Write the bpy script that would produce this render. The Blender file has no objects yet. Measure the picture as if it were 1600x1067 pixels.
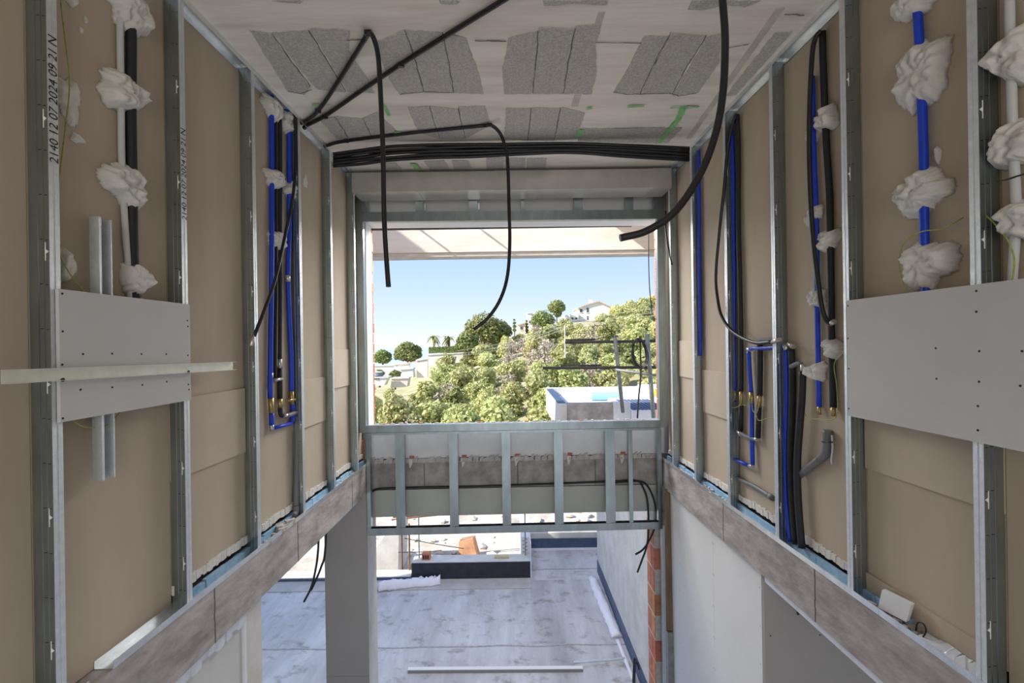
import bpy, bmesh, math, random
from mathutils import Vector, Matrix, noise
random.seed(7)

# ---------------------------------------------------------------- camera
F = 712.0                      # focal length in pixels of a 1600 px wide frame
U0, V0 = 797.0, 537.0          # vanishing point of the room
ROLL = 0.015
CAMZ = 4.26
scn = bpy.context.scene
C = scn.collection
cam_d = bpy.data.cameras.new('camera'); cam = bpy.data.objects.new('camera', cam_d); C.objects.link(cam)
cam_d.sensor_width = 36; cam_d.lens = 36 * F / 1600
cam_d.shift_x = (800 - U0) / 1600; cam_d.shift_y = -(533.5 - V0) / 1600
cam_d.clip_start = 0.05; cam_d.clip_end = 20000
cam.matrix_world = Matrix.Translation((0, 0, CAMZ)) @ Matrix.Rotation(math.pi/2, 4, 'X') @ Matrix.Rotation(-math.atan(ROLL), 4, 'Z')
scn.camera = cam
scn.view_settings.view_transform = 'Standard'; scn.view_settings.look = 'None'
scn.view_settings.gamma = 1; scn.view_settings.use_curve_mapping = False
scn.view_settings.exposure = 0.14

# ---------------------------------------------------------------- sky, sun, large lights
world = bpy.data.worlds.new('world'); scn.world = world; world.use_nodes = True
nt = world.node_tree; nt.nodes.clear()
wo = nt.nodes.new('ShaderNodeOutputWorld'); wb = nt.nodes.new('ShaderNodeBackground')
wt = nt.nodes.new('ShaderNodeTexCoord'); ws = nt.nodes.new('ShaderNodeSeparateXYZ'); wr = nt.nodes.new('ShaderNodeValToRGB')
nt.links.new(wt.outputs['Generated'], ws.inputs[0]); nt.links.new(ws.outputs['Z'], wr.inputs[0])
nt.links.new(wr.outputs[0], wb.inputs[0]); nt.links.new(wb.outputs[0], wo.inputs[0])
cr = wr.color_ramp
for i, (p, c) in enumerate([(0, (.76, .82, .86)), (.05, (.60, .72, .84)), (.12, (.48, .62, .84)), (.20, (.38, .54, .83)), (1, (.22, .36, .72))]):
    e = cr.elements[i] if i < 2 else cr.elements.new(p)
    e.position = p; e.color = (*c, 1)
wb.inputs[1].default_value = 1.25

sun_d = bpy.data.lights.new('sun', 'SUN'); sun = bpy.data.objects.new('sun', sun_d); C.objects.link(sun)
sun_d.energy = 8; sun_d.angle = 0.009; sun_d.color = (1, .95, .86)
SUNDIR = Vector((1.3, .5, -1)).normalized()
sun.rotation_euler = SUNDIR.to_track_quat('-Z', 'Y').to_euler()

def area(name, loc, direction, sx, sy, power, col=(1, 1, 1)):
    d = bpy.data.lights.new(name, 'AREA'); o = bpy.data.objects.new(name, d); C.objects.link(o)
    d.shape = 'RECTANGLE'; d.size = sx; d.size_y = sy; d.energy = power; d.color = col
    o.location = loc; o.rotation_euler = Vector(direction).to_track_quat('-Z', 'Y').to_euler()
    return o
area('added_fill_rear', (0.03, -4.9, 4.3), (0, 1, 0), 3.0, 2.4, 54, (1, .93, .83))  # added fill lamp behind the camera, brightens the room
area('added_fill_window_head', (0.03, 5.95, 6.02), (0, -.8, -1), 3.2, .75, 190, (1, .98, .95))  # added fill lamp hidden above the window head, boosts light into the room

# ---------------------------------------------------------------- pixel rays onto real planes
def ray(u, v):
    du, dv = u - U0, v - V0
    k = 1 / (1 + ROLL * ROLL)
    return (du - ROLL * dv) * k / F, -(dv + ROLL * du) * k / F
def atY(u, v, y):
    x, z = ray(u, v); return Vector((x * y, y, CAMZ + z * y))
def atZ(u, v, Z):
    x, z = ray(u, v); t = (Z - CAMZ) / z; return Vector((x * t, t, Z))
AL, AR, KW = 1.62, 1.70, 0.0197
def W(side, y, z, n=0):        # a point of the left (-1) or right (+1) stud wall, n metres behind its face
    return Vector((side * ((AL if side < 0 else AR) + n - KW * y), y, z))
def onW(side, u, v, n=0):
    x, z = ray(u, v); t = ((AL if side < 0 else AR) + n) / (side * x + KW)
    return Vector((x * t, t, CAMZ + z * t))
Y_END, K_END = 4.79, 0.02
def E(x, z, off=0): return Vector((x, Y_END + K_END * x + off, z))
def onE(u, v, off=0):
    x, z = ray(u, v); t = (Y_END + off) / (1 - K_END * x)
    return Vector((x * t, t, CAMZ + z * t))

# ---------------------------------------------------------------- materials
MATS = {}
def mat(name, col, rough=.8, metal=0., var=0., scale=6., bump=0., bscale=40., col2=None, stretch=(1, 1, 1), detail=5., objvar=0., spec=.5, trans=0., thr=(.35, .65), coat=0.):
    if name in MATS: return MATS[name]
    m = bpy.data.materials.new(name); m.use_nodes = True
    t = m.node_tree; b = t.nodes['Principled BSDF']; L = t.links.new
    b.inputs['Roughness'].default_value = rough; b.inputs['Metallic'].default_value = metal
    b.inputs['Specular IOR Level'].default_value = spec
    b.inputs['Coat Weight'].default_value = coat
    tc = t.nodes.new('ShaderNodeTexCoord'); mp = t.nodes.new('ShaderNodeMapping'); mp.inputs['Scale'].default_value = stretch
    L(tc.outputs['Object'], mp.inputs[0])
    out = None
    if var or col2:
        n = t.nodes.new('ShaderNodeTexNoise'); n.inputs['Scale'].default_value = scale; n.inputs['Detail'].default_value = detail
        n.inputs['Roughness'].default_value = .65
        L(mp.outputs[0], n.inputs['Vector'])
        r = t.nodes.new('ShaderNodeValToRGB'); L(n.outputs['Fac'], r.inputs[0])
        r.color_ramp.elements[0].position = thr[0]; r.color_ramp.elements[1].position = thr[1]
        c2 = col2 or tuple(min(1, c * (1 + var)) for c in col); c1 = col if col2 else tuple(c * (1 - var) for c in col)
        r.color_ramp.elements[0].color = (*c1, 1); r.color_ramp.elements[1].color = (*c2, 1)
        out = r.outputs[0]
    else:
        rg = t.nodes.new('ShaderNodeRGB'); rg.outputs[0].default_value = (*col, 1); out = rg.outputs[0]
    if objvar:
        oi = t.nodes.new('ShaderNodeObjectInfo'); hs = t.nodes.new('ShaderNodeHueSaturation')
        ma = t.nodes.new('ShaderNodeMapRange'); ma.inputs[3].default_value = 1 - objvar; ma.inputs[4].default_value = 1 + objvar
        L(oi.outputs['Random'], ma.inputs[0]); L(ma.outputs[0], hs.inputs['Value']); L(out, hs.inputs['Color'])
        mh = t.nodes.new('ShaderNodeMapRange'); mh.inputs[3].default_value = .485; mh.inputs[4].default_value = .515
        mx = t.nodes.new('ShaderNodeMath'); mx.operation = 'FRACT'; mm = t.nodes.new('ShaderNodeMath'); mm.operation = 'MULTIPLY'; mm.inputs[1].default_value = 7.3
        L(oi.outputs['Random'], mm.inputs[0]); L(mm.outputs[0], mx.inputs[0]); L(mx.outputs[0], mh.inputs[0]); L(mh.outputs[0], hs.inputs['Hue'])
        out = hs.outputs[0]
    L(out, b.inputs['Base Color'])
    if bump:
        n2 = t.nodes.new('ShaderNodeTexNoise'); n2.inputs['Scale'].default_value = bscale; n2.inputs['Detail'].default_value = 6
        L(mp.outputs[0], n2.inputs['Vector'])
        bp = t.nodes.new('ShaderNodeBump'); bp.inputs['Strength'].default_value = bump; bp.inputs['Distance'].default_value = .01
        L(n2.outputs['Fac'], bp.inputs['Height']); L(bp.outputs[0], b.inputs['Normal'])
    if trans:
        tr = t.nodes.new('ShaderNodeBsdfTranslucent'); L(out, tr.inputs[0])
        mxs = t.nodes.new('ShaderNodeMixShader'); mxs.inputs[0].default_value = trans
        o = t.nodes['Material Output']; L(b.outputs[0], mxs.inputs[1]); L(tr.outputs[0], mxs.inputs[2]); L(mxs.outputs[0], o.inputs[0])
    MATS[name] = m
    return m
TAN = mat('tan_board', (.52, .43, .325), .85, var=.07, scale=3, stretch=(1, 1, .25), bump=.04, bscale=60)
TAN2 = mat('tan_board_strip', (.56, .47, .36), .85, var=.05, scale=3, bump=.04)
STEEL = mat('galvanised_steel', (.36, .41, .42), .34, 1.0, var=.14, scale=9, stretch=(1, 1, .35), bump=.05, bscale=120)
STEEL2 = mat('bright_galvanised_steel', (.74, .77, .78), .3, .75, var=.1, scale=12, bump=.05, bscale=120)
KNURL = mat('knurled_steel', (.80, .83, .85), .36, .75, var=.06, scale=30, bump=.35, bscale=320)
DUCTM = mat('duct_sheet', (.60, .58, .53), .36, .6, var=.08, scale=4, bump=.03)
CONC = mat('concrete', (.36, .335, .315), .92, var=.32, scale=5, bump=.5, bscale=25, detail=8)
SLABC = mat('slab_edge_concrete', (.27, .235, .215), .92, col2=(.50, .455, .435), scale=6, bump=.6, bscale=22, detail=9, stretch=(1, .6, 1.4))
CEILC = mat('ceiling_concrete', (.68, .62, .535), .93, col2=(.87, .82, .745), scale=2.4, bump=.35, bscale=14, stretch=(.35, 2.5, 1), detail=8, thr=(.3, .6))
BLOCKC = mat('aerated_block', (.45, .42, .385), .97, col2=(.64, .605, .56), scale=75, bump=.7, bscale=110, detail=3, thr=(.38, .66))
PALEC = mat('pale_concrete', (.55, .53, .49), .92, col2=(.68, .66, .63), scale=3.5, bump=.35, bscale=20, detail=8)
SUNC = mat('canopy_concrete', (.66, .61, .53), .92, col2=(.77, .72, .64), scale=3, bump=.25, bscale=16, stretch=(.3, 1, 2))
PLB = mat('plasterboard', (.60, .585, .57), .85, var=.03, scale=2.5)
PLBW = mat('white_plasterboard', (.72, .715, .71), .85, var=.025, scale=2)
PLBSHADE = mat('shaded_plasterboard', (.34, .315, .295), .88, var=.03, scale=2)  # plasterboard with shade put into its colour, for boards facing the camera
WHITE = mat('white_plaster', (.74, .745, .76), .9, var=.05, scale=5, bump=.1)
LINTEL = mat('pale_green_board', (.50, .51, .46), .85, var=.04, scale=3)
PLAST = mat('joint_compound', (.73, .70, .655), .8, var=.07, scale=14, bump=.9, bscale=26)
BLUE = mat('blue_pipe', (.008, .055, .60), .42, var=.1, scale=20)
DBLUE = mat('light_blue_band', (.20, .42, .66), .6, col2=(.38, .58, .76), scale=18)
BLACK = mat('black_foam', (.016, .016, .02), .62, var=.2, scale=30, bump=.1, bscale=80)
CABLE = mat('black_conduit', (.014, .013, .015), .42, bump=.05, bscale=200)
GREYP = mat('grey_waste_pipe', (.17, .175, .18), .5, var=.06)
WCON = mat('white_conduit', (.60, .60, .60), .5)
BRASS = mat('brass', (.50, .36, .16), .35, .85)
CHROME = mat('chrome', (.66, .63, .58), .3, .8)
WIRE = mat('earth_wire', (.22, .34, .06), .5, col2=(.50, .50, .10), scale=60)
BRICK = mat('red_brick', (.42, .15, .085), .92, col2=(.58, .24, .14), scale=12, bump=.3, objvar=.12)
MORT = mat('mortar', (.52, .48, .44), .95, var=.15, scale=20, bump=.5)
PRINT = mat('black_print', (.02, .02, .02), .7)
TABM = mat('tab_edge', (.93, .91, .87), .6, 0)
DECK = mat('deck_membrane', (.46, .46, .475), .85, col2=(.70, .71, .74), scale=1.5, bump=.12, bscale=25, detail=9, thr=(.30, .52))
DECK2 = mat('deck_screed', (.40, .385, .37), .92, col2=(.52, .50, .48), scale=4, bump=.3, detail=8)
MEMB = mat('black_membrane', (.022, .026, .038), .55, var=.3, scale=8, bump=.25, bscale=60)
MEMBB = mat('blue_black_membrane', (.055, .085, .16), .5, var=.2, scale=8, bump=.15)
FELT = mat('white_felt', (.78, .77, .84), .95, var=.04, scale=8, bump=.25)
FILM = mat('plastic_film', (.72, .74, .80), .18, var=.08, scale=10, bump=.6, bscale=18)
WOOD = mat('brown_board', (.13, .085, .05), .8, col2=(.23, .16, .10), scale=5, stretch=(6, 6, .5))
GREENP = mat('green_spray_paint', (.16, .62, .14), .85, col2=(.40, .58, .32), scale=25)
REBAR = mat('rusty_bar', (.20, .095, .05), .85, var=.2, scale=20)
POLE = mat('dull_scaffold_pole', (.26, .27, .25), .6, .3, var=.2, scale=12)
DPOLE = mat('dark_scaffold_pole', (.06, .055, .05), .65, .2, var=.2, scale=12)
RUB = mat('rubble_ground', (.38, .33, .27), .97, col2=(.70, .64, .56), scale=1.4, bump=.8, bscale=6, detail=9)
ROCK = mat('pale_rock', (.70, .64, .55), .95, var=.12, scale=5, bump=.5, objvar=.12)
EARTH = mat('hillside_earth', (.30, .29, .13), .97, col2=(.48, .43, .28), scale=.25, detail=8)
LEAF = mat('pine_foliage', (.46, .48, .19), .75, col2=(.62, .61, .30), scale=.9, objvar=.14, trans=.3, spec=.2)
LEAFD = mat('dark_pine_foliage', (.22, .26, .085), .75, col2=(.36, .38, .15), scale=.8, objvar=.12, trans=.25, spec=.2)
DRY = mat('dry_branches', (.44, .37, .30), .9, col2=(.56, .48, .40), scale=1, objvar=.12, trans=.2)
BARK = mat('bark', (.17, .12, .08), .95, var=.2)
HWHITE = mat('house_white', (.80, .77, .73), .9, var=.02)
HROOF = mat('house_roof', (.62, .44, .34), .9, var=.12, scale=3)
HGLASS = mat('house_window', (.09, .09, .10), .3)
SEA = mat('sea', (.46, .60, .78), .5)
HEDGE = mat('hedge_green', (.10, .15, .045), .85, col2=(.19, .25, .08), scale=2.5, bump=1, bscale=8)
TANK = mat('grey_tank', (.22, .24, .27), .7, var=.05)
DARK = mat('cavity_shade', (.03, .028, .026), .95)

def stained(name, lo, hi, dirt):
    m = bpy.data.materials.new(name); m.use_nodes = True; t = m.node_tree; b = t.nodes['Principled BSDF']; L = t.links.new
    b.inputs['Roughness'].default_value = .8; tc = t.nodes.new('ShaderNodeTexCoord')
    def nz(sc, det, st, p0, p1, c0, c1, dist=0):
        mp = t.nodes.new('ShaderNodeMapping'); mp.inputs['Scale'].default_value = st; L(tc.outputs['Object'], mp.inputs[0])
        n = t.nodes.new('ShaderNodeTexNoise'); n.inputs['Scale'].default_value = sc; n.inputs['Detail'].default_value = det; n.inputs['Roughness'].default_value = .7; n.inputs['Distortion'].default_value = dist
        L(mp.outputs[0], n.inputs['Vector']); r = t.nodes.new('ShaderNodeValToRGB'); L(n.outputs['Fac'], r.inputs[0])
        r.color_ramp.elements[0].position = p0; r.color_ramp.elements[1].position = p1; r.color_ramp.elements[0].color = (*c0, 1); r.color_ramp.elements[1].color = (*c1, 1); return r.outputs[0]
    base = nz(.9, 8, (1, .35, 1), .36, .60, lo, hi); spots = nz(3.2, 9, (1, 1.3, 1), .33, .46, (.9, .9, .9), (0, 0, 0), .15); streak = nz(1.6, 6, (2.4, .3, 1), .35, .6, (.82, .82, .83), (1, 1, 1))
    mx = t.nodes.new('ShaderNodeMixRGB'); mx.inputs[2].default_value = (*dirt, 1); L(base, mx.inputs[1]); L(spots, mx.inputs[0])
    ml = t.nodes.new('ShaderNodeMixRGB'); ml.blend_type = 'MULTIPLY'; ml.inputs[0].default_value = 1; L(mx.outputs[0], ml.inputs[1]); L(streak, ml.inputs[2]); L(ml.outputs[0], b.inputs['Base Color'])
    return m
DECK = stained('deck_membrane_stained', (.40, .395, .40), (.62, .625, .65), (.27, .255, .235))

# ---------------------------------------------------------------- mesh helpers
class MB:
    def __init__(s): s.v = []; s.f = []; s.mi = []
    def face(s, idx, m=0): s.f.append(tuple(idx)); s.mi.append(m)
    def hexa(s, p, m=0):            # 8 points: bottom ring then top ring
        b = len(s.v); s.v += [Vector(q) for q in p]
        for q in ((3, 2, 1, 0), (4, 5, 6, 7), (0, 1, 5, 4), (1, 2, 6, 5), (2, 3, 7, 6), (3, 0, 4, 7)): s.face([b + i for i in q], m)
        return s
    def box(s, x0, x1, y0, y1, z0, z1, m=0):
        return s.hexa([(x0, y0, z0), (x1, y0, z0), (x1, y1, z0), (x0, y1, z0), (x0, y0, z1), (x1, y0, z1), (x1, y1, z1), (x0, y1, z1)], m)
    def wbox(s, side, y0, y1, z0, z1, n0, n1, m=0):
        return s.hexa([W(side, y, z, n) for z in (z0, z1) for y, n in ((y0, n0), (y1, n0), (y1, n1), (y0, n1))], m)
    def ebox(s, x0, x1, z0, z1, o0, o1, m=0):
        return s.hexa([E(x, z, o) for z in (z0, z1) for x, o in ((x0, o0), (x1, o0), (x1, o1), (x0, o1))], m)
    def prism(s, poly, d, m=0):     # polygon extruded along vector d
        b = len(s.v); n = len(poly); d = Vector(d)
        s.v += [Vector(p) for p in poly] + [Vector(p) + d for p in poly]
        s.face([b + i for i in range(n)][::-1], m); s.face([b + n + i for i in range(n)], m)
        for i in range(n): s.face((b + i, b + (i + 1) % n, b + n + (i + 1) % n, b + n + i), m)
        return s
    def tube(s, pts, r, seg=10, smooth=True, sub=6, m=0, radii=None):
        P = [Vector(p) for p in pts]
        if smooth and len(P) > 2:
            Q = []
            for i in range(len(P) - 1):
                p0 = P[i - 1] if i else P[0] * 2 - P[1]; p1, p2 = P[i], P[i + 1]
                p3 = P[i + 2] if i + 2 < len(P) else P[-1] * 2 - P[-2]
                for k in range(sub):
                    t = k / sub
                    Q.append(.5 * ((2 * p1) + (p2 - p0) * t + (2 * p0 - 5 * p1 + 4 * p2 - p3) * t * t + (3 * p1 - p0 - 3 * p2 + p3) * t ** 3))
            Q.append(P[-1]); P = Q
        rings = []; nrm = None
        for i, p in enumerate(P):
            d = (P[min(i + 1, len(P) - 1)] - P[max(i - 1, 0)])
            d = d.normalized() if d.length > 1e-9 else Vector((0, 0, 1))
            if nrm is None:
                a = Vector((0, 0, 1)) if abs(d.z) < .9 else Vector((1, 0, 0)); nrm = d.cross(a).normalized()
            else:
                nrm = (nrm - d * nrm.dot(d)).normalized()
            bn = d.cross(nrm); b = len(s.v); rr = radii[i] if radii else r
            for k in range(seg):
                a = 2 * math.pi * k / seg; s.v.append(p + (nrm * math.cos(a) + bn * math.sin(a)) * rr)
            rings.append(b)
        for i in range(len(rings) - 1):
            for k in range(seg):
                s.face((rings[i] + k, rings[i] + (k + 1) % seg, rings[i + 1] + (k + 1) % seg, rings[i + 1] + k), m)
        s.face([rings[0] + k for k in range(seg)][::-1], m); s.face([rings[-1] + k for k in range(seg)], m)
        return s
    def mesh(s, name, mats, smooth=False, recalc=True):
        me = bpy.data.meshes.new(name); me.from_pydata([tuple(v) for v in s.v], [], s.f)
        for m in (mats if isinstance(mats, (list, tuple)) else [mats]): me.materials.append(m)
        me.polygons.foreach_set('material_index', s.mi)
        if recalc:
            bm = bmesh.new(); bm.from_mesh(me); bmesh.ops.recalc_face_normals(bm, faces=bm.faces); bm.to_mesh(me); bm.free()
        if smooth: me.polygons.foreach_set('use_smooth', [len(f) <= 4 for f in s.f])
        me.update(); return me
    def obj(s, name, mats, parent=None, smooth=False, origin=None, recalc=True):
        if origin is None and parent is None and s.v:       # origin at the thing's base
            n = len(s.v); origin = Vector((sum(v.x for v in s.v) / n, sum(v.y for v in s.v) / n, min(v.z for v in s.v)))
        if parent is not None: origin = parent['_o'] if '_o' in parent else parent.location
        o = Vector(origin); s.v = [Vector(v) - o for v in s.v]
        ob = bpy.data.objects.new(name, s.mesh(name, mats, smooth, recalc)); C.objects.link(ob)
        if parent is None: ob.location = o
        else:
            ob.parent = parent; ob['_o'] = tuple(o)
        return ob
def tag(o, label, cat, group=None):
    o['label'] = label; o['category'] = cat
    if group: o['group'] = group
    return o
def thing(name, loc, label, cat, group=None):
    o = bpy.data.objects.new(name, None); C.objects.link(o); o.location = Vector(loc); o.empty_display_size = .1
    return tag(o, label, cat, group)
def struct(o, label=None, cat=None):
    o['kind'] = 'structure'
    if label: o['label'] = label
    if cat: o['category'] = cat
    return o
def setting(name, loc, label=None, cat=None):
    o = bpy.data.objects.new(name, None); C.objects.link(o); o.location = Vector(loc)
    return struct(o, label, cat)

# ================================================================ STRUCTURE
ZC, ZS, ZB = 5.99, 3.0, 2.71           # ceiling, upper floor level, underside of the slab edge
YR = -5.0                              # rear end of the room

# ---- ceiling
ceil = MB().box(-2.4, 2.5, YR, 5.2, ZC, 6.3).obj('ceiling', CEILC)
struct(ceil, 'board-marked pale concrete ceiling with bare grey blocks', 'ceiling')
ceil['_o'] = tuple(ceil.location)
def jag(poly, amt, step):
    out = []
    for i in range(len(poly)):
        a, b = poly[i], poly[(i + 1) % len(poly)]; L = (b - a).length; n = max(1, int(L / step))
        for k in range(n):
            p = a.lerp(b, k / n)
            if k: p = p + Vector((random.uniform(-amt, amt), random.uniform(-amt, amt), 0))
            out.append(p)
    return out
z6 = lambda x, y: (300 + x / 3.2, y / 3.2)
z7 = lambda x, y: (760 + x / 3.2, y / 3.2)
BL6 = [[(290, 150), (395, 168), (588, 432), (560, 470), (480, 455)], [(408, 160), (576, 150), (764, 458), (625, 442), (590, 405)],
       [(590, 140), (790, 150), (786, 255), (868, 378), (912, 462), (778, 455)], [(928, 205), (1062, 150), (1156, 456), (1040, 470), (985, 392), (946, 300)],
       [(1072, 150), (1248, 160), (1306, 460), (1163, 460)], [(1256, 165), (1370, 190), (1438, 380), (1455, 466), (1312, 460)],
       [(1078, 535), (1182, 530), (1234, 690), (1132, 660)], [(1190, 530), (1328, 545), (1360, 690), (1242, 690)], [(1336, 530), (1465, 530), (1488, 625), (1368, 690)],
       [(630, 585), (712, 585), (778, 688), (720, 690)], [(722, 580), (846, 592), (898, 684), (785, 688)], [(856, 590), (925, 560), (1010, 640), (1030, 680), (908, 682)],
       [(1235, 0), (1340, 0), (1325, 18), (1245, 16)], [(400, 0), (555, 0), (540, 14), (480, 10)],
       [(940, 815), (1020, 812), (1050, 848), (960, 850)], [(1160, 805), (1262, 800), (1290, 846), (1190, 848)], [(1300, 800), (1380, 800), (1400, 846), (1310, 846)]]
BL7 = [[(110, 190), (257, 155), (228, 465), (92, 466), (80, 350)], [(264, 140), (442, 145), (383, 466), (234, 465)], [(448, 130), (575, 118), (545, 230), (550, 370), (525, 466), (388, 466)],
       [(790, 180), (912, 180), (764, 470), (635, 460), (720, 320)], [(920, 163), (1098, 178), (924, 464), (772, 470)], [(1104, 183), (1172, 165), (1165, 310), (1060, 460), (932, 476)],
       [(1440, 165), (1528, 158), (1250, 470), (1198, 476)], [(100, 540), (222, 540), (204, 700), (90, 690)], [(228, 538), (368, 540), (335, 700), (210, 700)],
       [(376, 535), (490, 565), (452, 690), (340, 700)], [(480, 640), (975, 640), (905, 712), (455, 712)],
       [(285, 0), (608, 0), (600, 22), (470, 14), (290, 26)], [(1030, 0), (1370, 0), (1290, 32), (1200, 20), (1080, 48), (1010, 44)],
       [(0, 788), (90, 788), (85, 842), (0, 842)], [(96, 788), (196, 788), (192, 842), (92, 842)], [(204, 790), (300, 790), (296, 842), (200, 842)]]
for zf, BL in ((z6, BL6), (z7, BL7)):
    for poly in BL:
        P = [atZ(*zf(x, y), ZC) for x, y in poly]
        c0 = sum(P, Vector()) / len(P); P = [c0 + (p - c0) * 1.015 for p in P]
        q = jag(P, .0045, .035)
        MB().prism([p + Vector((0, 0, .004)) for p in q], (0, 0, -.0085)).obj('block', BLOCKC, ceil)
JO6 = [[(400, 165), (500, 310), (592, 432)], [(582, 152), (680, 310), (770, 458)], [(1066, 150), (1118, 310), (1160, 458)], [(1252, 162), (1285, 320), (1309, 460)], [(1186, 530), (1238, 692)], [(1332, 540), (1364, 690)],
       [(716, 582), (782, 688)], [(850, 590), (902, 684)], [(480, 455), (540, 468), (600, 448)], [(1040, 470), (1160, 458), (1310, 462)], [(770, 200), (850, 198)], [(1415, 205), (1570, 206)]]
JO7 = [[(260, 152), (248, 310), (231, 466)], [(445, 142), (410, 310), (385, 466)], [(916, 175), (840, 310), (768, 470)], [(1101, 178), (1010, 320), (928, 470)], [(225, 538), (207, 702)], [(372, 540), (338, 702)],
       [(550, 212), (775, 216)], [(0, 204), (100, 206)], [(635, 460), (700, 472), (770, 470), (915, 464), (960, 480), (1050, 466)], [(1000, 528), (1065, 532)], [(1195, 240), (1310, 222)], [(1490, 72), (1590, 76)], [(640, 640), (980, 638)]]
for zf, JO in ((z6, JO6), (z7, JO7)):
    for pts in JO:
        P = [atZ(*zf(x, y), ZC - .0046) for x, y in pts]; L_ = []
        for a, b in zip(P, P[1:]):
            for k in range(5): L_.append(a.lerp(b, k / 5) + Vector((random.uniform(-.004, .004), random.uniform(-.004, .004), 0)))
        L_.append(P[-1]); m = MB()
        for a, b in zip(L_, L_[1:]):
            d = (b - a).normalized(); n = Vector((-d.y, d.x, 0)) * random.uniform(.0018, .0034); m.prism([a - n, b - n, b + n, a + n], (0, 0, -.0008))
        m.obj('open_joint', mat('joint_line', (.14, .125, .11), .95), ceil)['kind'] = 'stuff'  # thin dark strips along the joints between the blocks
# pale timber-board strips cast in the ceiling (run away from the camera)
for a, b, w in (((560, 60), (540, 125), 34), ((440, 475), (425, 530), 34), ((1450, 40), (1000, 690), 40)):
    p, q = atZ(*z7(*a), ZC), atZ(*z7(*b), ZC); r = atZ(*z7(a[0] + w, a[1]), ZC); wv = Vector((r.x - p.x, 0, 0))
    MB().prism([p, q, q + wv, p + wv], (0, 0, -.004)).obj('joint_strip', mat('joint_strip', (.58, .53, .46), .95, var=.12, scale=9), ceil)
def paint(pts, w, zf):
    P = [atZ(*zf(x, y), ZC - .0095) for x, y in pts]
    for a, b in zip(P, P[1:]):
        d = (b - a).normalized(); n = Vector((-d.y, d.x, 0)) * w
        q = jag([a - n, b - n, b + n, a + n], .006, .03)
        MB().prism(q, (0, 0, -.0006)).obj('paint_mark', GREENP, ceil)
paint([(985, 540), (960, 600), (860, 715)], .022, z7); paint([(920, 540), (1060, 538)], .008, z7); paint([(705, 533), (790, 531)], .01, z7)
paint([(500, 545), (530, 540)], .012, z7); paint([(475, 650), (458, 690)], .02, z7)
paint([(955, 520), (985, 580)], .014, z6); paint([(1015, 660), (1040, 668)], .02, z6); paint([(1105, 818), (1130, 850)], .03, z6); paint([(600, 525), (700, 524)], .006, z6)

# ---- stud rows (positions along the wall)
SU = {-1: [79, 286, 398, 470, 519, 555.5], 1: [1535, 1328, 1213, 1138, 1085, 1050]}
SY = {s: [onW(s, u, 540).y for u in SU[s]] for s in (-1, 1)}
NB = .074                                  # boards stand this far behind the stud faces
ZT = {-1: onW(-1, 340, 62, NB).z, 1: onW(1, 1190, 137, NB).z}
for s, nm in ((-1, 'left'), (1, 'right')):
    w = setting('wall_' + nm, W(s, 2, ZS, NB), 'tan backs of plasterboard sheets behind the %s row of studs' % nm, 'wall')
    ys = [YR, .35] + SY[s] + [4.86]
    for i in range(len(ys) - 1):
        y0, y1 = ys[i], ys[i + 1] - .003
        MB().wbox(s, y0, y1, ZS + (.004 if (i < 3 and s < 0) or (i < 2 and s > 0) else .075), ZT[s] if i >= 3 else ZC - .02, NB, NB + .015).obj('board', TAN, w)
    # overlapping strips across the sheet joints
    if s < 0: strips = [(286, 398, [(300, 620), (390, 605), (390, 706), (300, 736)]), (470, 519, [(480, 595), (514, 585), (514, 655), (480, 666)]), (519, 556, [(526, 548), (552, 544), (552, 600), (526, 606)])]
    else: strips = [(1535, 1328, [(1356, 590), (1523, 590), (1523, 789), (1352, 731)]), (1138, 1085, [(1095, 577), (1131, 582), (1131, 654), (1095, 642)]), (1085, 1050, [(1053, 532), (1080, 532), (1080, 590), (1053, 587)])]
    for ua, ub, q in strips:
        zz = [onW(s, u, v, NB - .012).z for u, v in q]
        ya, yb = sorted((onW(s, ua, 540).y, onW(s, ub, 540).y))
        MB().wbox(s, ya + .002, yb - .004, (zz[2] + zz[3]) / 2, (zz[0] + zz[1]) / 2, NB - .0125, NB - .0005).obj('backing_strip', TAN2, w)
    if s > 0:      # lower sheet joint in the near bay
        a = onW(1, 1407, 925, NB); MB().wbox(1, SY[1][0] + .04, SY[1][1], ZS + .006, a.z, NB - .010, NB - .0005).obj('lower_board', TAN, w)
    # plaster band at the foot of the sheets
    m = MB(); y = SY[s][1] if s < 0 else SY[s][1]; pts = []
    while y < 4.84:
        h = -.012 + .018 * noise.noise((y * 4, s, 0)) + random.uniform(0, .008); d = random.uniform(.012, .03)
        m.wbox(s, y, min(4.85, y + d), ZS + .060 + random.uniform(0, .012), ZS + .12 + h, NB - .008 - .006 * random.random(), NB - .0005); y += d
    m.obj('plaster_band', PLAST, w)
    # cavity shade put into the colour of a dark backing
    st = MB().wbox(s, YR, 4.9, ZS, ZC - .002, NB + .10, NB + .14).obj('backing', DARK, w)

# ---- upper slabs with their raw concrete edges
for s, nm in ((-1, 'left'), (1, 'right')):
    sl = MB().wbox(s, YR, 4.9, ZB, ZS, 0, .75).obj('floor_slab_' + nm, SLABC)
    struct(sl, 'raw concrete slab edge carrying the %s stud wall' % nm, 'floor slab'); sl['_o'] = tuple(sl.location)
    js = [(335, 930), (465, 810), (550, 750)] if s < 0 else [(1130, 810), (1273, 910)]
    for u, v in js:
        y = onW(s, u, v).y; m = MB(); z = ZB
        while z < ZS - .002:
            z2 = min(ZS - .001, z + .04); dy = random.uniform(-.003, .003)
            m.wbox(s, y + dy - .0035, y + dy + .0035, z, z2, -.0015, .004); z = z2
        m.obj('pour_joint', mat('joint_dark', (.13, .115, .10), .95), sl)

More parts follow.
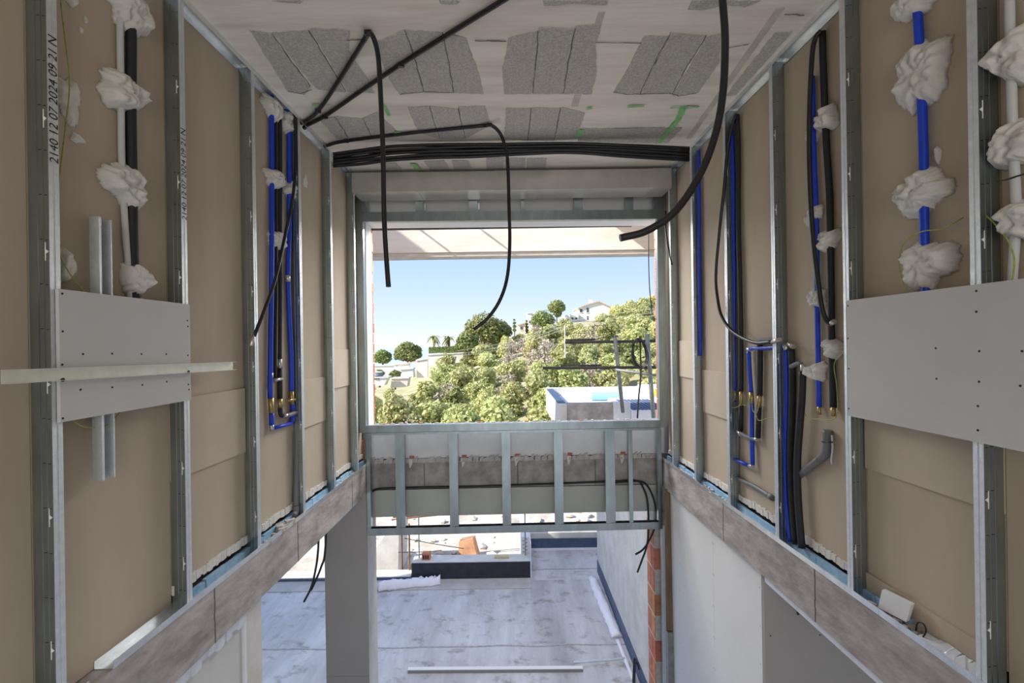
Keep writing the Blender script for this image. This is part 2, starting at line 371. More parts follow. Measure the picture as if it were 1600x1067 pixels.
# ---- end wall: lintel, parapet, slab edge, jambs
XL, XR = -1.527, 1.603
ew = setting('wall_end', E(0, ZS, .15), 'concrete and plaster end wall around the big window opening', 'wall')
MB().ebox(-2.3, 2.4, ZB, ZS, .15, .42).obj('slab_edge', CONC, ew)
MB().ebox(-2.2, 2.3, ZS + .04, 3.37, .155, .40).obj('parapet', WHITE, ew)
for u in (663, 809, 930):
    x = onE(u, 740, .15).x; MB().ebox(x - .004, x + .004, ZB + .01, ZS - .02, .148, .152).obj('pour_joint', mat('joint_dark', (.13, .115, .10), .95), ew)
for u in (640, 722, 805, 887, 970):
    x = onE(u, 712, .15).x; MB().prism([E(x - .01, ZS + .03, .149), E(x + .035, ZS + .035, .149), E(x + .03, ZS - .01, .149), E(x + .01, ZS - .06, .149), E(x, ZS - .06, .149)], (0, -.012, 0)).obj('plaster_drip', PLAST, ew)
    MB().ebox(x + .0, x + .05, ZS + .04, ZS + .065, .143, .154).obj('brick_chip', BRICK, ew)
zl = onE(800, 346, .16).z
MB().ebox(-2.2, 2.3, zl, ZC - .001, .15, .40).obj('lintel', PLBW, ew)
MB().ebox(-1.7, 1.9, 2.43, 2.695, .17, .40).obj('shutter_box', LINTEL, ew)
MB().ebox(-1.7, 1.9, 2.40, 2.427, .185, .40).obj('shutter_rail', LINTEL, ew)
MB().box(-2.09, 1.42, 5.235, 5.262, zl, 6.3).obj('bounce_blocker', mat('dark_bounce_absorber', (.15, .135, .12), .95, var=.2, scale=9), ew)  # unseen dark slab added to cut bounced light onto the canopy beam
# plaster skin strip on the left and right reveal with the brick behind it
bz = 3.372; k = 0
while bz < zl - .02:
    z2 = min(zl - .002, bz + .115)
    MB().ebox(-2.1, XL - .034 + .008 * (k % 2), bz, z2 - .008, .345, .46).obj('brick', BRICK, ew)
    MB().ebox(XR + .085, 2.2, bz, z2 - .008, .345, .46).obj('brick', BRICK, ew)
    bz += .115; k += 1
MB().ebox(-2.1, XL - .012, 3.05, zl - .002, .155, .344).obj('reveal_plaster', WHITE, ew)
MB().ebox(XR + .065, 2.2, 3.05, zl - .002, .155, .344).obj('reveal_plaster', WHITE, ew)
MB().ebox(-2.1, XL - .06, 3.005, 3.25, .10, .154).obj('brick', BRICK, ew)
# broken masonry along the parapet top and the ragged plaster foot
m = MB(); mp = MB()
for i in range(260):
    x = random.uniform(XL, XR); r = random.uniform(.008, .024)
    p = E(x, 3.37 + r * .3, random.uniform(.30, .40)); a = random.uniform(0, 3)
    q = [p + Vector((math.cos(a + t) * r * random.uniform(.7, 1.3), math.sin(a + t) * r * .6, -r * .5)) for t in (0, 1.4, 3.1, 4.6)]
    (m if i % 3 else mp).prism(q, (random.uniform(-.005, .005), 0, r * random.uniform(.5, 1.0)))
o = m.obj('masonry_crumbs', MORT, ew); o['kind'] = 'stuff'
o = mp.obj('brick_crumbs', BRICK, ew); o['kind'] = 'stuff'
m = MB()
for i in range(130):
    x = -1.5 + 3.1 * i / 130 + random.uniform(-.01, .01); h = random.uniform(.01, .05)
    q = [E(x, ZS - .008, .1495), E(x + .03, ZS - .004, .1495), E(x + .034, ZS + .02 + h, .152), E(x + .004, ZS + .02 + h * .6, .152)]
    m.prism(q, (0, -random.uniform(.004, .016), 0))
o = m.obj('ragged_mortar', MORT, ew); o['kind'] = 'stuff'

# ---- canopy beam outside and the slabs beside the light well
YB = 6.6
zb = atY(800, 399, YB).z
cb = MB().box(-5, 5, YB, YB + .3, zb + .06, 6.28).obj('canopy_beam', SUNC)
struct(cb, 'sunlit concrete beam crossing the top of the window view', 'beam'); cb['_o'] = tuple(cb.location)
MB().box(-5, 5, YB + .02, YB + .26, zb, zb + .059).obj('drip_edge', mat('drip_edge', (.50, .46, .40), .9, var=.1), cb)
for x0, x1, in ((-5, -2.10), (1.43, 5)):
    struct(MB().box(x0, x1, 5.22, YB - .001, 6.02, 6.26).obj('canopy_slab', SUNC), 'concrete canopy slab shading the %s end of the beam' % ('left' if x0 < -3 else 'right'), 'slab')
for xa in (-1.85, -.98):
    struct(MB().tube([(xa, 5.15, 6.36), (xa + .02, YB + .2, 6.36)], .014, 8).obj('steel_bar', REBAR), 'steel bar lying over the light well above the window', 'bar')
# unseen blocks added outside the view to shade the terrace
struct(MB().box(-14, -2.45, YR, 5.15, ZB, 6.3).obj('added_shade_wing', HWHITE), 'added unseen block left of the room, keeping sun off the terrace', 'house')
struct(MB().box(-10.3, -5.6, 3.2, 5.15, 6.301, 9.0).obj('added_sun_blocker', HWHITE), 'added unseen block on the left roof, shading the far terrace', 'house')
struct(MB().box(2.55, 9, YR, 5.15, ZB, 6.3).obj('added_shade_wing', HWHITE), 'added unseen block right of the room', 'house')

# ---- lower storey
fl = MB().box(-14, 9, YR, 8.20, -.3, 0).obj('floor', DECK); struct(fl, 'pale stained terrace deck one storey below', 'floor')
fl['_o'] = tuple(fl.location)
YD = atZ(740, 905, 0).y; YF = atZ(880, 858, 0).y
XD = atY(829, 900, YD).x
struct(MB().box(XD, 9, 8.20, YF, -.3, 0).obj('floor_strip', DECK), 'pale terrace strip running on beside the black upstand', 'floor')
m = MB().box(-14, XD, 7.92, YD, .0005, .012).obj('screed_strip', DECK2, fl)
for v in (1010, 862 + 29):
    y = atZ(760, v, 0).y; m = MB(); x = -4
    while x < 1.6:
        m.box(x, x + .12, y + .03 * noise.noise((x * 2, v, 0)) - .012, y + .03 * noise.noise((x * 2, v, 0)) + .014, .0004, .004); x += .12
    m.obj('lap_seam', mat('lap_seam', (.36, .35, .35), .9, var=.2, scale=20), fl)
pl = setting('wall_pillar', (-1.75, 4.92, 0), 'boarded pillar under the left slab corner, front darkened as shade', 'pillar')
XP0, XP1 = atY(508, 950, 4.77).x, atY(575, 950, 4.77).x
MB().box(XP0, XP1, 4.775, 4.785, 0, .80).obj('board', PLBSHADE, pl); MB().box(XP0, XP1, 4.775, 4.785, .803, ZB - .001).obj('board', PLBSHADE, pl)
MB().box(XP0, XP1, 4.7855, 5.09, 0, ZB - .001).obj('concrete_core', PALEC, pl)
lw = setting('wall_lower_left', W(-1, 2, 0, .06), 'grey plasterboard partition under the left slab', 'wall')
yc0 = onW(-1, 384, 1010, .05).y; yc1 = onW(-1, 409, 1010, .05).y
MB().wbox(-1, YR, yc0 - .02, 0, ZB - .06, .06, .12).obj('board', PLB, lw)
MB().wbox(-1, yc0 - .022, yc0, 0, ZB - .05, .045, .13).obj('edge_bead', WHITE, lw)
MB().wbox(-1, yc0 + .001, yc1, 0, ZB - .001, .05, .35).obj('concrete_post', PALEC, lw)
m = MB(); y = 1.0
while y < yc0:
    d = random.uniform(.03, .07); n0 = .045 + random.uniform(-.012, .006)
    m.wbox(-1, y, min(yc0, y + d), ZB - .085 + random.uniform(-.015, .01), ZB - .003, n0, .059); y += d
m.obj('film_strip', FILM, lw)
rw = setting('wall_lower_right', W(1, 3.8, 0, .03), 'white plasterboard partition under the right slab', 'wall')
ya = onW(1, 1190, 950, .03).y; yb = onW(1, 1115.5, 950, .03).y
MB().wbox(1, ya, yb - .0025, 0, ZB - .001, .03, .045).obj('board', PLBW, rw)
MB().wbox(1, yb, 4.88, 0, ZB - .001, .03, .045).obj('board', PLBW, rw)
MB().box(W(1, ya, 0, .032).x, 4.2, ya - .03, ya - .002, 0, ZB - .002).obj('return_board', PLBSHADE, rw)
MB().wbox(1, 1.2, ya - .06, ZB - .05, ZB - .002, .02, .05).obj('film_strip', FILM, rw)
m = MB()
for k in range(9):
    z = .5 + k * .26
    for y in (yb - .012, yb + .012, ya + .02, 4.5):
        p = W(1, y, z, .03); m.wbox(1, y - .004, y + .004, z - .004, z + .004, .0285, .0305)
m.obj('screw_heads', mat('screw_grey', (.35, .35, .35), .6), rw)
m = MB()
for k in range(5):
    for x in (W(1, ya, 0, .05).x + .02, W(1, ya, 0, .05).x + .35): m.box(x - .004, x + .004, ya - .0315, ya - .0295, .6 + k * .42, .608 + k * .42)
m.obj('screw_heads', PRINT, rw)

# outside wall on the right with its black skirting, and the room it belongs to
XW = atZ(1000, 1067, 0).x; YW = atZ(931, 893, 0).y
ow = MB().box(XW + .004, 4.4, 5.25, YW, 0, 2.70).obj('wall_outside', PALEC); struct(ow, 'streaked pale concrete wall along the right of the terrace', 'wall'); ow['_o'] = tuple(ow.location)
MB().box(XW - .002, XW + .003, 5.25, YW - .001, .001, .23).obj('membrane_strip', MEMBB, ow)
k = 0; z = .005
bw = setting('wall_brick_end', (1.62, 5.1, 0), 'red hollow bricks at the raw end of the terrace wall', 'wall')
while z < 2.2:
    off = -.03 * (k % 2)
    MB().box(XW - .022, XW + .10, 4.99 + off * .3, 5.105 + off, z, z + .226).obj('brick', BRICK, bw)
    MB().box(XW - .020, XW + .10, 5.125 + off, 5.238, z, z + .226).obj('brick', BRICK, bw)
    z += .252; k += 1
MB().box(XW - .016, XW + .12, 4.985, 5.245, 0, 2.40).obj('mortar_bed', MORT, bw)

# low black upstand, far parapet and the block wall between them
ups = setting('wall_upstand', (0, YD, 0), 'low black membrane upstand at the terrace edge', 'wall')
xa = atY(643, 893, YD).x
MB().box(xa, XD, YD, YD + .015, .012, .30).obj('membrane', MEMB, ups)
MB().box(xa, XD, YD + .0155, YD + .30, -.3, .31).obj('core', PALEC, ups)
MB().box(-9, xa - .02, YD, YD + .25, -.3, .07).obj('kerb', PALEC, ups)
MB().box(-9, xa - .02, YD - .012, YD - .001, .013, .06).obj('kerb_membrane', MEMBB, ups)
far = setting('wall_far_parapet', (1, YF, 0), 'far terrace parapet with black skirting', 'wall')
MB().box(XD + .02, 4, YF + .02, YF + .25, -.3, .33).obj('core', PALEC, far)
MB().box(XD + .02, 4, YF, YF + .019, .02, .22).obj('membrane', MEMBB, far)
MB().box(XD + .02, 4, YF - .05, YF - .001, .001, .03).obj('felt_edge', FELT, far)
sd = setting('wall_block_side', (XD, 9, 0), 'white hollow block wall running away from the upstand', 'wall')
MB().box(XD - .16, XD - .002, YD + .31, YF + .25, -.3, .62).obj('core', WHITE, sd)
MB().box(XD - .001, XD + .018, YD - .02, YF + .2, .001, .64).obj('edge_trim', WHITE, sd)
for i in range(8):
    MB().box(XD - .13 + .06 * (i % 2), XD - .10 + .06 * (i % 2), YD + .306, YD + .312, .34 + .034 * i, .35 + .034 * i).obj('block_hole', PRINT, sd)
# slanting concrete stair wall behind the pillar
p = [atY(u, v, 8.9) for u, v in ((578, 905), (622, 905), (623, 832), (604, 832), (578, 870))]
o = MB().prism(p, (0, .8, 0)).obj('wall_stair', PALEC); struct(o, 'grey concrete stair wall with a slanting top beside the pillar', 'wall')

# ---- land outside
def lerp_tab(x, T):
    if x <= T[0][0]: return T[0][1]
    for (a, p), (b, q) in zip(T, T[1:]):
        if x <= b: return p + (q - p) * (x - a) / (b - a)
    return T[-1][1]
RID = [(500, 606), (583, 602), (650, 590), (690, 568), (740, 545), (800, 526), (860, 508), (925, 503), (1030, 482), (1150, 470)]
def ground(x, y):
    if y < 13: return -.32 + .10 * noise.noise((x * .8, y * .8, 2))
    if y < 34: return -.32 - 4.7 * ((y - 13) / 21) ** 1.1
    u = x / y * F + U0; zr = CAMZ + (V0 - lerp_tab(u, RID)) / F * 110
    t = min(1.0, (y - 34) / 76)
    return -5.02 + (zr + 5.02) * t + (.5 * noise.noise((x * .07, y * .07, 0)) if y > 40 else 0)
m = MB(); ys = [8.4, 9, 9.6, 10.2, 10.8, 11.4, 12, 12.6, 13.2, 14, 15.5, 18, 22, 28, 34, 38] + [42 + 5 * i for i in range(14)] + [112, 122, 140]
nx = 64; idx = {}
for j, y in enumerate(ys):
    for i in range(nx + 1):
        x = (-.75 + 1.5 * i / nx) * (y + 4); m.v.append(Vector((x, y, ground(x, y)))); idx[i, j] = len(m.v) - 1
for j in range(len(ys) - 1):
    for i in range(nx): m.face((idx[i, j], idx[i + 1, j], idx[i + 1, j + 1], idx[i, j + 1]), 0 if ys[j] < 15 else 1)
g = m.obj('ground', [RUB, EARTH], smooth=True, recalc=True, origin=(0, 0, 0)); struct(g, 'rubble strewn ground rising to a wooded hillside', 'ground')
for p in g.data.polygons:
    pass
struct(MB().box(-6000, 6000, 200, 9000, -46, -45).obj('sea', SEA), 'pale blue sea at the horizon', 'sea')

# ================================================================ METAL FRAMING
def text_mesh(body, size):
    cu = bpy.data.curves.new('lettering', 'FONT'); cu.body = body; cu.size = size
    t = bpy.data.objects.new('lettering_source', cu); C.objects.link(t)
    dg = bpy.context.evaluated_depsgraph_get(); me = bpy.data.meshes.new_from_object(t.evaluated_get(dg))
    bpy.data.objects.remove(t); return me
def stud(side, y, z0, z1, label, fw=.038, depth=.070, name='steel_stud', cat='stud', group=None, tabs=True, textz=None, size=.024):
    t = thing(name, W(side, y, z0), label, cat, group)
    th = .0016; m = MB()
    # web facing the camera with two shallow grooves, back flange and lips
    for n0, n1, dy in ((0, .014, 0), (.014, .020, .0025), (.020, .034, 0), (.034, .040, .0025), (.040, .056, 0), (.056, depth, .001)):
        m.wbox(side, y + dy, y + dy + th, z0, z1, n0, n1)
    m.obj('web', STEEL, t)
    m = MB()
    for a, b, dn in ((th, .016, 0), (.016, .022, .0018), (.022, fw, 0)): m.wbox(side, y + a, y + b, z0, z1, dn, dn + th)
    m.wbox(side, y + fw - th, y + fw, z0, z1, th, .008)
    m.obj('front_flange', KNURL, t)
    MB().wbox(side, y + .0035, y + fw, z0, z1, depth - th, depth).obj('back_flange', STEEL, t)
    if tabs:
        z = z0 + .22; 
        while z < z1 - .1:
            m = MB(); m.wbox(side, y - .0012, y, z - .032, z + .032, .0115, .0140)
            m.prism([W(side, y - .0012, z - .008, .0115), W(side, y - .0012, z + .008, .0115), W(side, y - .0012, z, .001)], (0, .0010, 0))
            m.obj('punched_tab', TABM, t); z += .46
        m = MB(); z = z0 + .09
        while z < z1: m.wbox(side, y - .0006, y - .0001, z - .0012, z + .0012, .004, .013); m.wbox(side, y - .0006, y - .0001, z + .002, z + .0042, .022, .033); z += .155
        m.obj('print_marks', PRINT, t)['kind'] = 'stuff'
    if textz:
        me = text_mesh('2140 12 07 2024 09 21', size); o = t.location; zb = textz
        for v in me.vertices: v.co = W(side, y + .0355 - v.co.y, zb + v.co.x, -.0006) - o
        top = max(v.co.z for v in me.vertices); me.materials.append(PRINT)
        ob = bpy.data.objects.new('print', me); C.objects.link(ob); ob.parent = t; ob['kind'] = 'stuff'
        me2 = text_mesh('N', size * 1.15)
        for v in me2.vertices: v.co = W(side, y + .036 - v.co.y * .9, o.z + top + .018 + v.co.x * .9, -.0006) - o
        me2.materials.append(PRINT); ob = bpy.data.objects.new('print', me2); C.objects.link(ob); ob.parent = t
    return t
ORDL = ['nearest stud of the left wall, with printed digits and a rail crossing it', 'second stud of the left wall, at the right edge of the screwed plasterboard panel',
        'third stud of the left wall, left of the blue pipes', 'fourth stud of the left wall, right of the blue pipes', 'fifth stud of the left wall, under the ceiling cable bundle',
        'last stud of the left wall, touching the window frame']
ORDR = ['nearest stud of the right wall, above and below the big plasterboard panel', 'second stud of the right wall, at the left edge of the big plasterboard panel',
        'third stud of the right wall, between the two groups of blue pipes', 'fourth stud of the right wall, left of the looped blue pipes',
        'fifth stud of the right wall, with a thin blue pipe beside it', 'last stud of the right wall, beside the window frame']
for s, OR in ((-1, ORDL), (1, ORDR)):
    for i, y in enumerate(SY[s]):
        tz = None; sz = .026
        if s < 0 and i == 0: tz = onW(-1, 92, 258).z; sz = .043
        if s < 0 and i == 1: tz = onW(-1, 291, 345).z; sz = .043
        stud(s, y, ZS + .003, ZC - .012, OR[i], textz=tz, size=sz)
def track(name, side, y0, y1, zf, zt, lab, n0=-.001, n1=.0725, m_=STEEL2):
    t = thing(name, W(side, (y0 + y1) / 2, min(zf, zt)), lab, 'track'); up = 1 if zt > zf else -1
    a, b = sorted((zf, zf + .0016 * up)); MB().wbox(side, y0, y1, a, b, n0, n1).obj('web', m_, t)
    a, b = sorted((zf, zt)); MB().wbox(side, y0, y1, a, b, n0 - .0016, n0).obj('front_flange', m_, t)
    MB().wbox(side, y0, y1, a, b, n1, n1 + .0014).obj('back_flange', m_, t)
    return t
yt = onW(-1, 176, 1038).y
track('floor_track', -1, yt, 4.88, ZS + .0012, ZS + .032, 'long steel floor track along the left slab edge')
track('floor_track', -1, YR, yt - .10, ZS + .0012, ZS + .030, 'short end of floor track in the bottom left corner')
yt2 = onW(1, 1374, 952).y
track('floor_track', 1, yt2 + .002, 4.88, ZS + .0012, ZS + .032, 'long steel floor track along the right slab edge')
track('floor_track', 1, YR, yt2, ZS + .0012, ZS + .032, 'near floor track on the right slab edge, beside the leaning white offcut')
track('ceiling_track', -1, YR, 4.88, ZC - .0005, ZC - .034, 'shiny steel ceiling track above the left wall')
track('ceiling_track', 1, YR, 4.88, ZC - .0005, ZC - .034, 'shiny steel ceiling track above the right wall')
# light blue bands lying behind the floor tracks
for s, ya_, lab in ((-1, SY[-1][1] + .05, 'pale blue sealing band behind the left floor track'), (1, SY[1][1] - .25, 'pale blue sealing band behind the right floor track')):
    m = MB(); y = ya_
    while y < 4.84:
        d = random.uniform(.10, .25); z = ZS + .034 + random.uniform(0, .012)
        m.wbox(s, y, min(4.85, y + d), ZS + .003, z, .046 + random.uniform(-.004, .003), .066); y += d
    tag(m.obj('sealing_band', DBLUE), lab, 'band')
# crumbs of mortar on the slab by the tracks
def crumbs(name, side, spans, label, mt, seed, n, rr=(.006, .02)):
    R = random.Random(seed); m = MB()
    for a, b in spans:
        for i in range(n):
            y = R.uniform(a, b); nn = R.uniform(.004, .068); r = R.uniform(*rr); an = R.uniform(0, 3)
            q = [W(side, y + math.cos(an + t) * r, ZS + .003, nn + math.sin(an + t) * r * .7) for t in (0, 1.3, 2.9, 4.4)]
            m.prism(q, (R.uniform(-.004, .004), R.uniform(-.004, .004), r * R.uniform(.4, 1.3)))
    o = tag(m.obj(name, mt), label, 'rubble'); o['kind'] = 'stuff'
crumbs('mortar_crumbs', -1, [(SY[-1][2] + .05, SY[-1][3]), (SY[-1][4], 4.7)], 'mortar crumbs behind the left floor track', MORT, 3, 60)
crumbs('mortar_crumbs', 1, [(SY[1][3] + .05, SY[1][4]), (SY[1][4], 4.75), (SY[1][1] - .3, SY[1][1] - .05)], 'mortar crumbs behind the right floor track', MORT, 4, 60)
crumbs('mortar_lump', -1, [(onW(-1, 447, 810).y - .05, onW(-1, 460, 800).y)], 'rough lump of mortar at the foot of the grey waste pipe', MORT, 9, 60, (.015, .035))

# ---- window frame of studs with the hanging grid below it
def bar(m, x0, x1, z0, z1, o0=0, o1=.06): m.ebox(x0, x1, z0, z1, o0, o1); return m
zs1, zs0 = onE(800, 661).z, onE(800, 672).z          # sill rail
zh0, zh1 = onE(800, 344).z, onE(800, 332).z
wf = thing('window_stud_frame', E(0, zs0), 'steel stud frame around the window opening at the far end', 'frame')
xl0, xl1 = onE(559, 540).x, onE(569.5, 540).x; xr0, xr1 = onE(1029.5, 540).x, onE(1041, 540).x
bar(MB(), xl0, xr1, zs0, zs1).obj('sill_rail', STEEL, wf); bar(MB(), xl0, xl1, zs1, ZC - .05).obj('jamb', STEEL, wf); bar(MB(), xr0, xr1, zs1, ZC - .05).obj('jamb', STEEL, wf)
m = MB(); bar(m, xl1, xr0, zh0, zh1); bar(m, xl1, xr0, zh1, zh1 + .02, .004, .06); m.obj('head_rail', STEEL, wf)
ztop = onE(800, 300).z
for a, b in ((570, 573), (649, 661), (732, 746), (814, 819), (897, 911), (978, 990), (1022, 1030)):
    xa_, xb_ = onE(a, 320).x, onE(b, 320).x; bar(MB(), xa_, xb_, zh1 + .02, ztop + .12, .006, .055).obj('head_stud', STEEL, wf)
    if 600 < a < 1000 and b - a > 8:
        m = MB(); bar(m, xb_ + .002, xb_ + .018, zh1 + .05, zh1 + .12, .05, .058).obj('bent_tab', STEEL2, wf)
gf = thing('hanging_stud_frame', E(0, onE(800, 832).z), 'grid of steel studs hanging below the window sill rail', 'frame')
zg1 = zs0 - .004; zg0b, zg0t = onE(800, 832).z, onE(800, 821).z
gx0, gx1 = onE(572.5, 750).x, onE(1034, 750).x
m = MB(); bar(m, gx0, gx1, zg1 - .024, zg1, .004, .064).obj('top_track', STEEL, gf)
m = MB(); bar(m, gx0, gx1, zg0b, zg0b + .003); bar(m, gx0, gx1, zg0b, zg0t, 0, .002); bar(m, gx0, gx1, zg0b, zg0t, .062, .064)
m.obj('bottom_track', STEEL, gf)
for a, b in ((572.7, 578.5), (618, 632.3), (702, 715.6), (784.5, 797.8), (866.3, 880), (946.3, 961.3), (982.7, 989), (1028, 1034.5)):
    xa_, xb_ = onE(a, 745).x, onE(b, 745).x; m = MB(); w = xb_ - xa_
    if w > .07:
        bar(m, xa_, xa_ + w * .42, zg0b + .004, zg1 - .025, .003, .005); bar(m, xa_ + w * .42, xa_ + w * .5, zg0b + .004, zg1 - .025, .003, .058)
        bar(m, xa_ + w * .5, xb_, zg0b + .004, zg1 - .025, .006, .008); bar(m, xb_ - .002, xb_, zg0b + .004, zg1 - .025, .008, .058)
        bar(m, xa_, xa_ + .002, zg0b + .004, zg1 - .025, .005, .058)
    else: bar(m, xa_, xb_, zg0b + .004, zg1 - .025, .003, .058)
    m.obj('stud', STEEL, gf)

# ---- rectangular duct under the ceiling
d1 = 4.47; zd0, zd1 = atY(800, 296.5, d1).z, atY(800, 266, d1).z
xd0, xd1 = W(-1, d1, 0, -.004).x, W(1, d1, 0, -.004).x
dz = thing('air_duct', (0, d1, zd0), 'rectangular sheet metal duct spanning the room below the cable bundle', 'duct')
cuts = [xd0, atY(651, 280, d1).x, atY(775, 280, d1).x, atY(838, 280, d1).x, atY(1022, 280, d1).x, xd1]
for i in range(5):
    e = .002 * (i % 2)
    MB().box(cuts[i], cuts[i + 1] - .001, d1 + e, d1 + .29, zd0 + e, zd1 - e).obj('duct_section', DUCTM, dz)
for c in cuts[1:5]: MB().box(c - .012, c + .012, d1 - .003, d1 + .292, zd0 - .003, zd1 + .001).obj('joint_collar', DUCTM, dz)

# ================================================================ PANELS AND LOOSE METAL
def panel(side, q, label, screws, nsc):
    P = [onW(side, u, v, -.013) for u, v in q]
    y0, y1 = sorted((P[0].y, P[1].y)); z1 = (P[0].z + P[1].z) / 2; z0 = (P[2].z + P[3].z) / 2
    t = thing('gypsum_board', W(side, (y0 + y1) / 2, z0, -.0065), label, 'panel')
    MB().wbox(side, y0, y1, z0, z1, -.0145, -.0022).obj('sheet', PLB, t)
    for u, v in screws:
        p = onW(side, u, v, -.0146); m = MB(); c = W(side, p.y, p.z, -.0148)
        m.prism([W(side, p.y + .0042 * math.cos(k * math.pi / 4), p.z + .0042 * math.sin(k * math.pi / 4), -.0146) for k in range(8)], (-side * .0008, 0, 0))
        m.obj('screw', PRINT, t)
    return t
sc = [(x / 2.965, 340 + y / 2.965) for x, y in ((288, 352), (290, 527), (288, 681), (291, 930), (384, 632), (519, 630), (655, 632), (770, 632), (373, 797), (520, 786), (659, 775), (772, 760), (868, 477), (870, 504), (870, 638), (872, 773), (875, 796))]
panel(-1, [(91, 450.5), (296, 476), (297, 626), (91, 659)], 'screwed grey plasterboard panel on the left wall, behind the metal rail', sc, 0)
sc = [(1280 + x / 2.809, 340 + y / 2.809) for x, y in ((690, 322), (690, 413), (512, 573), (703, 586), (891, 586), (515, 707), (702, 720), (883, 738), (697, 827), (697, 933), (127, 387), (127, 530), (130, 663), (130, 838))]
panel(1, [(1323.5, 471), (1640, 428), (1640, 713), (1324.5, 650)], 'large grey plasterboard panel across the nearest studs of the right wall', sc, 0)
# horizontal rail across the left panel
a, b = onW(-1, 8, 589, -.03), onW(-1, 367, 571.5, -.03); hz = .022
rl = thing('furring_rail', (a + b) / 2, 'pale metal rail screwed level across the left plasterboard panel', 'rail')
def wbar(m, side, p, q, za, zb_, n0, n1):
    m.hexa([W(side, p.y, p.z + za, n0), W(side, q.y, q.z + za, n0), W(side, q.y, q.z + za, n1), W(side, p.y, p.z + za, n1),
            W(side, p.y, p.z + zb_, n0), W(side, q.y, q.z + zb_, n0), W(side, q.y, q.z + zb_, n1), W(side, p.y, p.z + zb_, n1)])
RAILM = mat('pale_rail_steel', (.74, .74, .66), .4, .35, var=.06, scale=14)
m = MB(); wbar(m, -1, a, b, -.022, -.0205, -.042, -.0165); wbar(m, -1, a, b, .0205, .022, -.042, -.0165); m.obj('flange', RAILM, rl)
m = MB(); wbar(m, -1, a, b, -.0205, -.002, -.0182, -.0165); wbar(m, -1, a, b, .002, .0205, -.0182, -.0165); wbar(m, -1, a, b, -.002, .002, -.0205, -.0165); m.obj('web', RAILM, rl)
for u, v in ((98, 588), (294.5, 577)):
    p = onW(-1, u, v, -.019); m = MB(); m.prism([W(-1, p.y + .007 * math.cos(k * math.pi / 4), p.z - .012 + .007 * math.sin(k * math.pi / 4), -.0185) for k in range(8)], (.002, 0, 0)); m.obj('screw', PRINT, rl)
# short upright channel behind the panel
y0, y1 = onW(-1, 157, 550, .005).y, onW(-1, 177, 550, .005).y; z0, z1 = onW(-1, 167, 749, .005).z, onW(-1, 167, 342, .005).z
ch = thing('channel_offcut', W(-1, (y0 + y1) / 2, z0, .02), 'short upright steel channel sticking out above and below the left panel', 'channel')
MB().wbox(-1, y0 + .003, y1 - .0016, z0, z1, .040, .042).obj('web', STEEL, ch)
MB().wbox(-1, y0, y0 + .010, z0, z1, .004, .042).obj('flange', KNURL, ch); MB().wbox(-1, y1 - .004, y1, z0, z1, .004, .042).obj('flange', KNURL, ch)
# leaning white offcut on the right track
P = [onW(1, u, v, .02) for u, v in ((1378, 922), (1424, 945), (1416, 972), (1372, 949))]
o = MB().prism([P[0], P[1], P[2], P[3]], (.018, .004, .004)).obj('plasterboard_offcut', PLBW); tag(o, 'small white plasterboard offcut leaning in the right floor track', 'offcut')
P = [onW(1, u, v, .03) for u, v in ((1431, 985), (1434, 973), (1443, 975), (1447, 986), (1442, 996))]
tag(MB().tube(P, .003, 6).obj('wire_loop', CABLE, smooth=True), 'thin curl of wire lying behind the right floor track', 'wire')
m = MB(); R = random.Random(5)
y0_, y1_ = onW(1, 1530, 1040, .03).y, onW(1, 1452, 990, .03).y
for i in range(14):
    y = y0_ + (y1_ - y0_) * i / 14; q = [W(1, y, ZS + .005 + R.random() * .012, .008), W(1, y + .06, ZS + .005 + R.random() * .012, .010), W(1, y + .055, ZS + .02 + R.random() * .02, .062), W(1, y - .005, ZS + .02 + R.random() * .02, .06)]
    m.prism(q, (0, 0, .002))
tag(m.obj('film_scrap', FILM), 'crumpled clear film scrap in the right floor track', 'film')

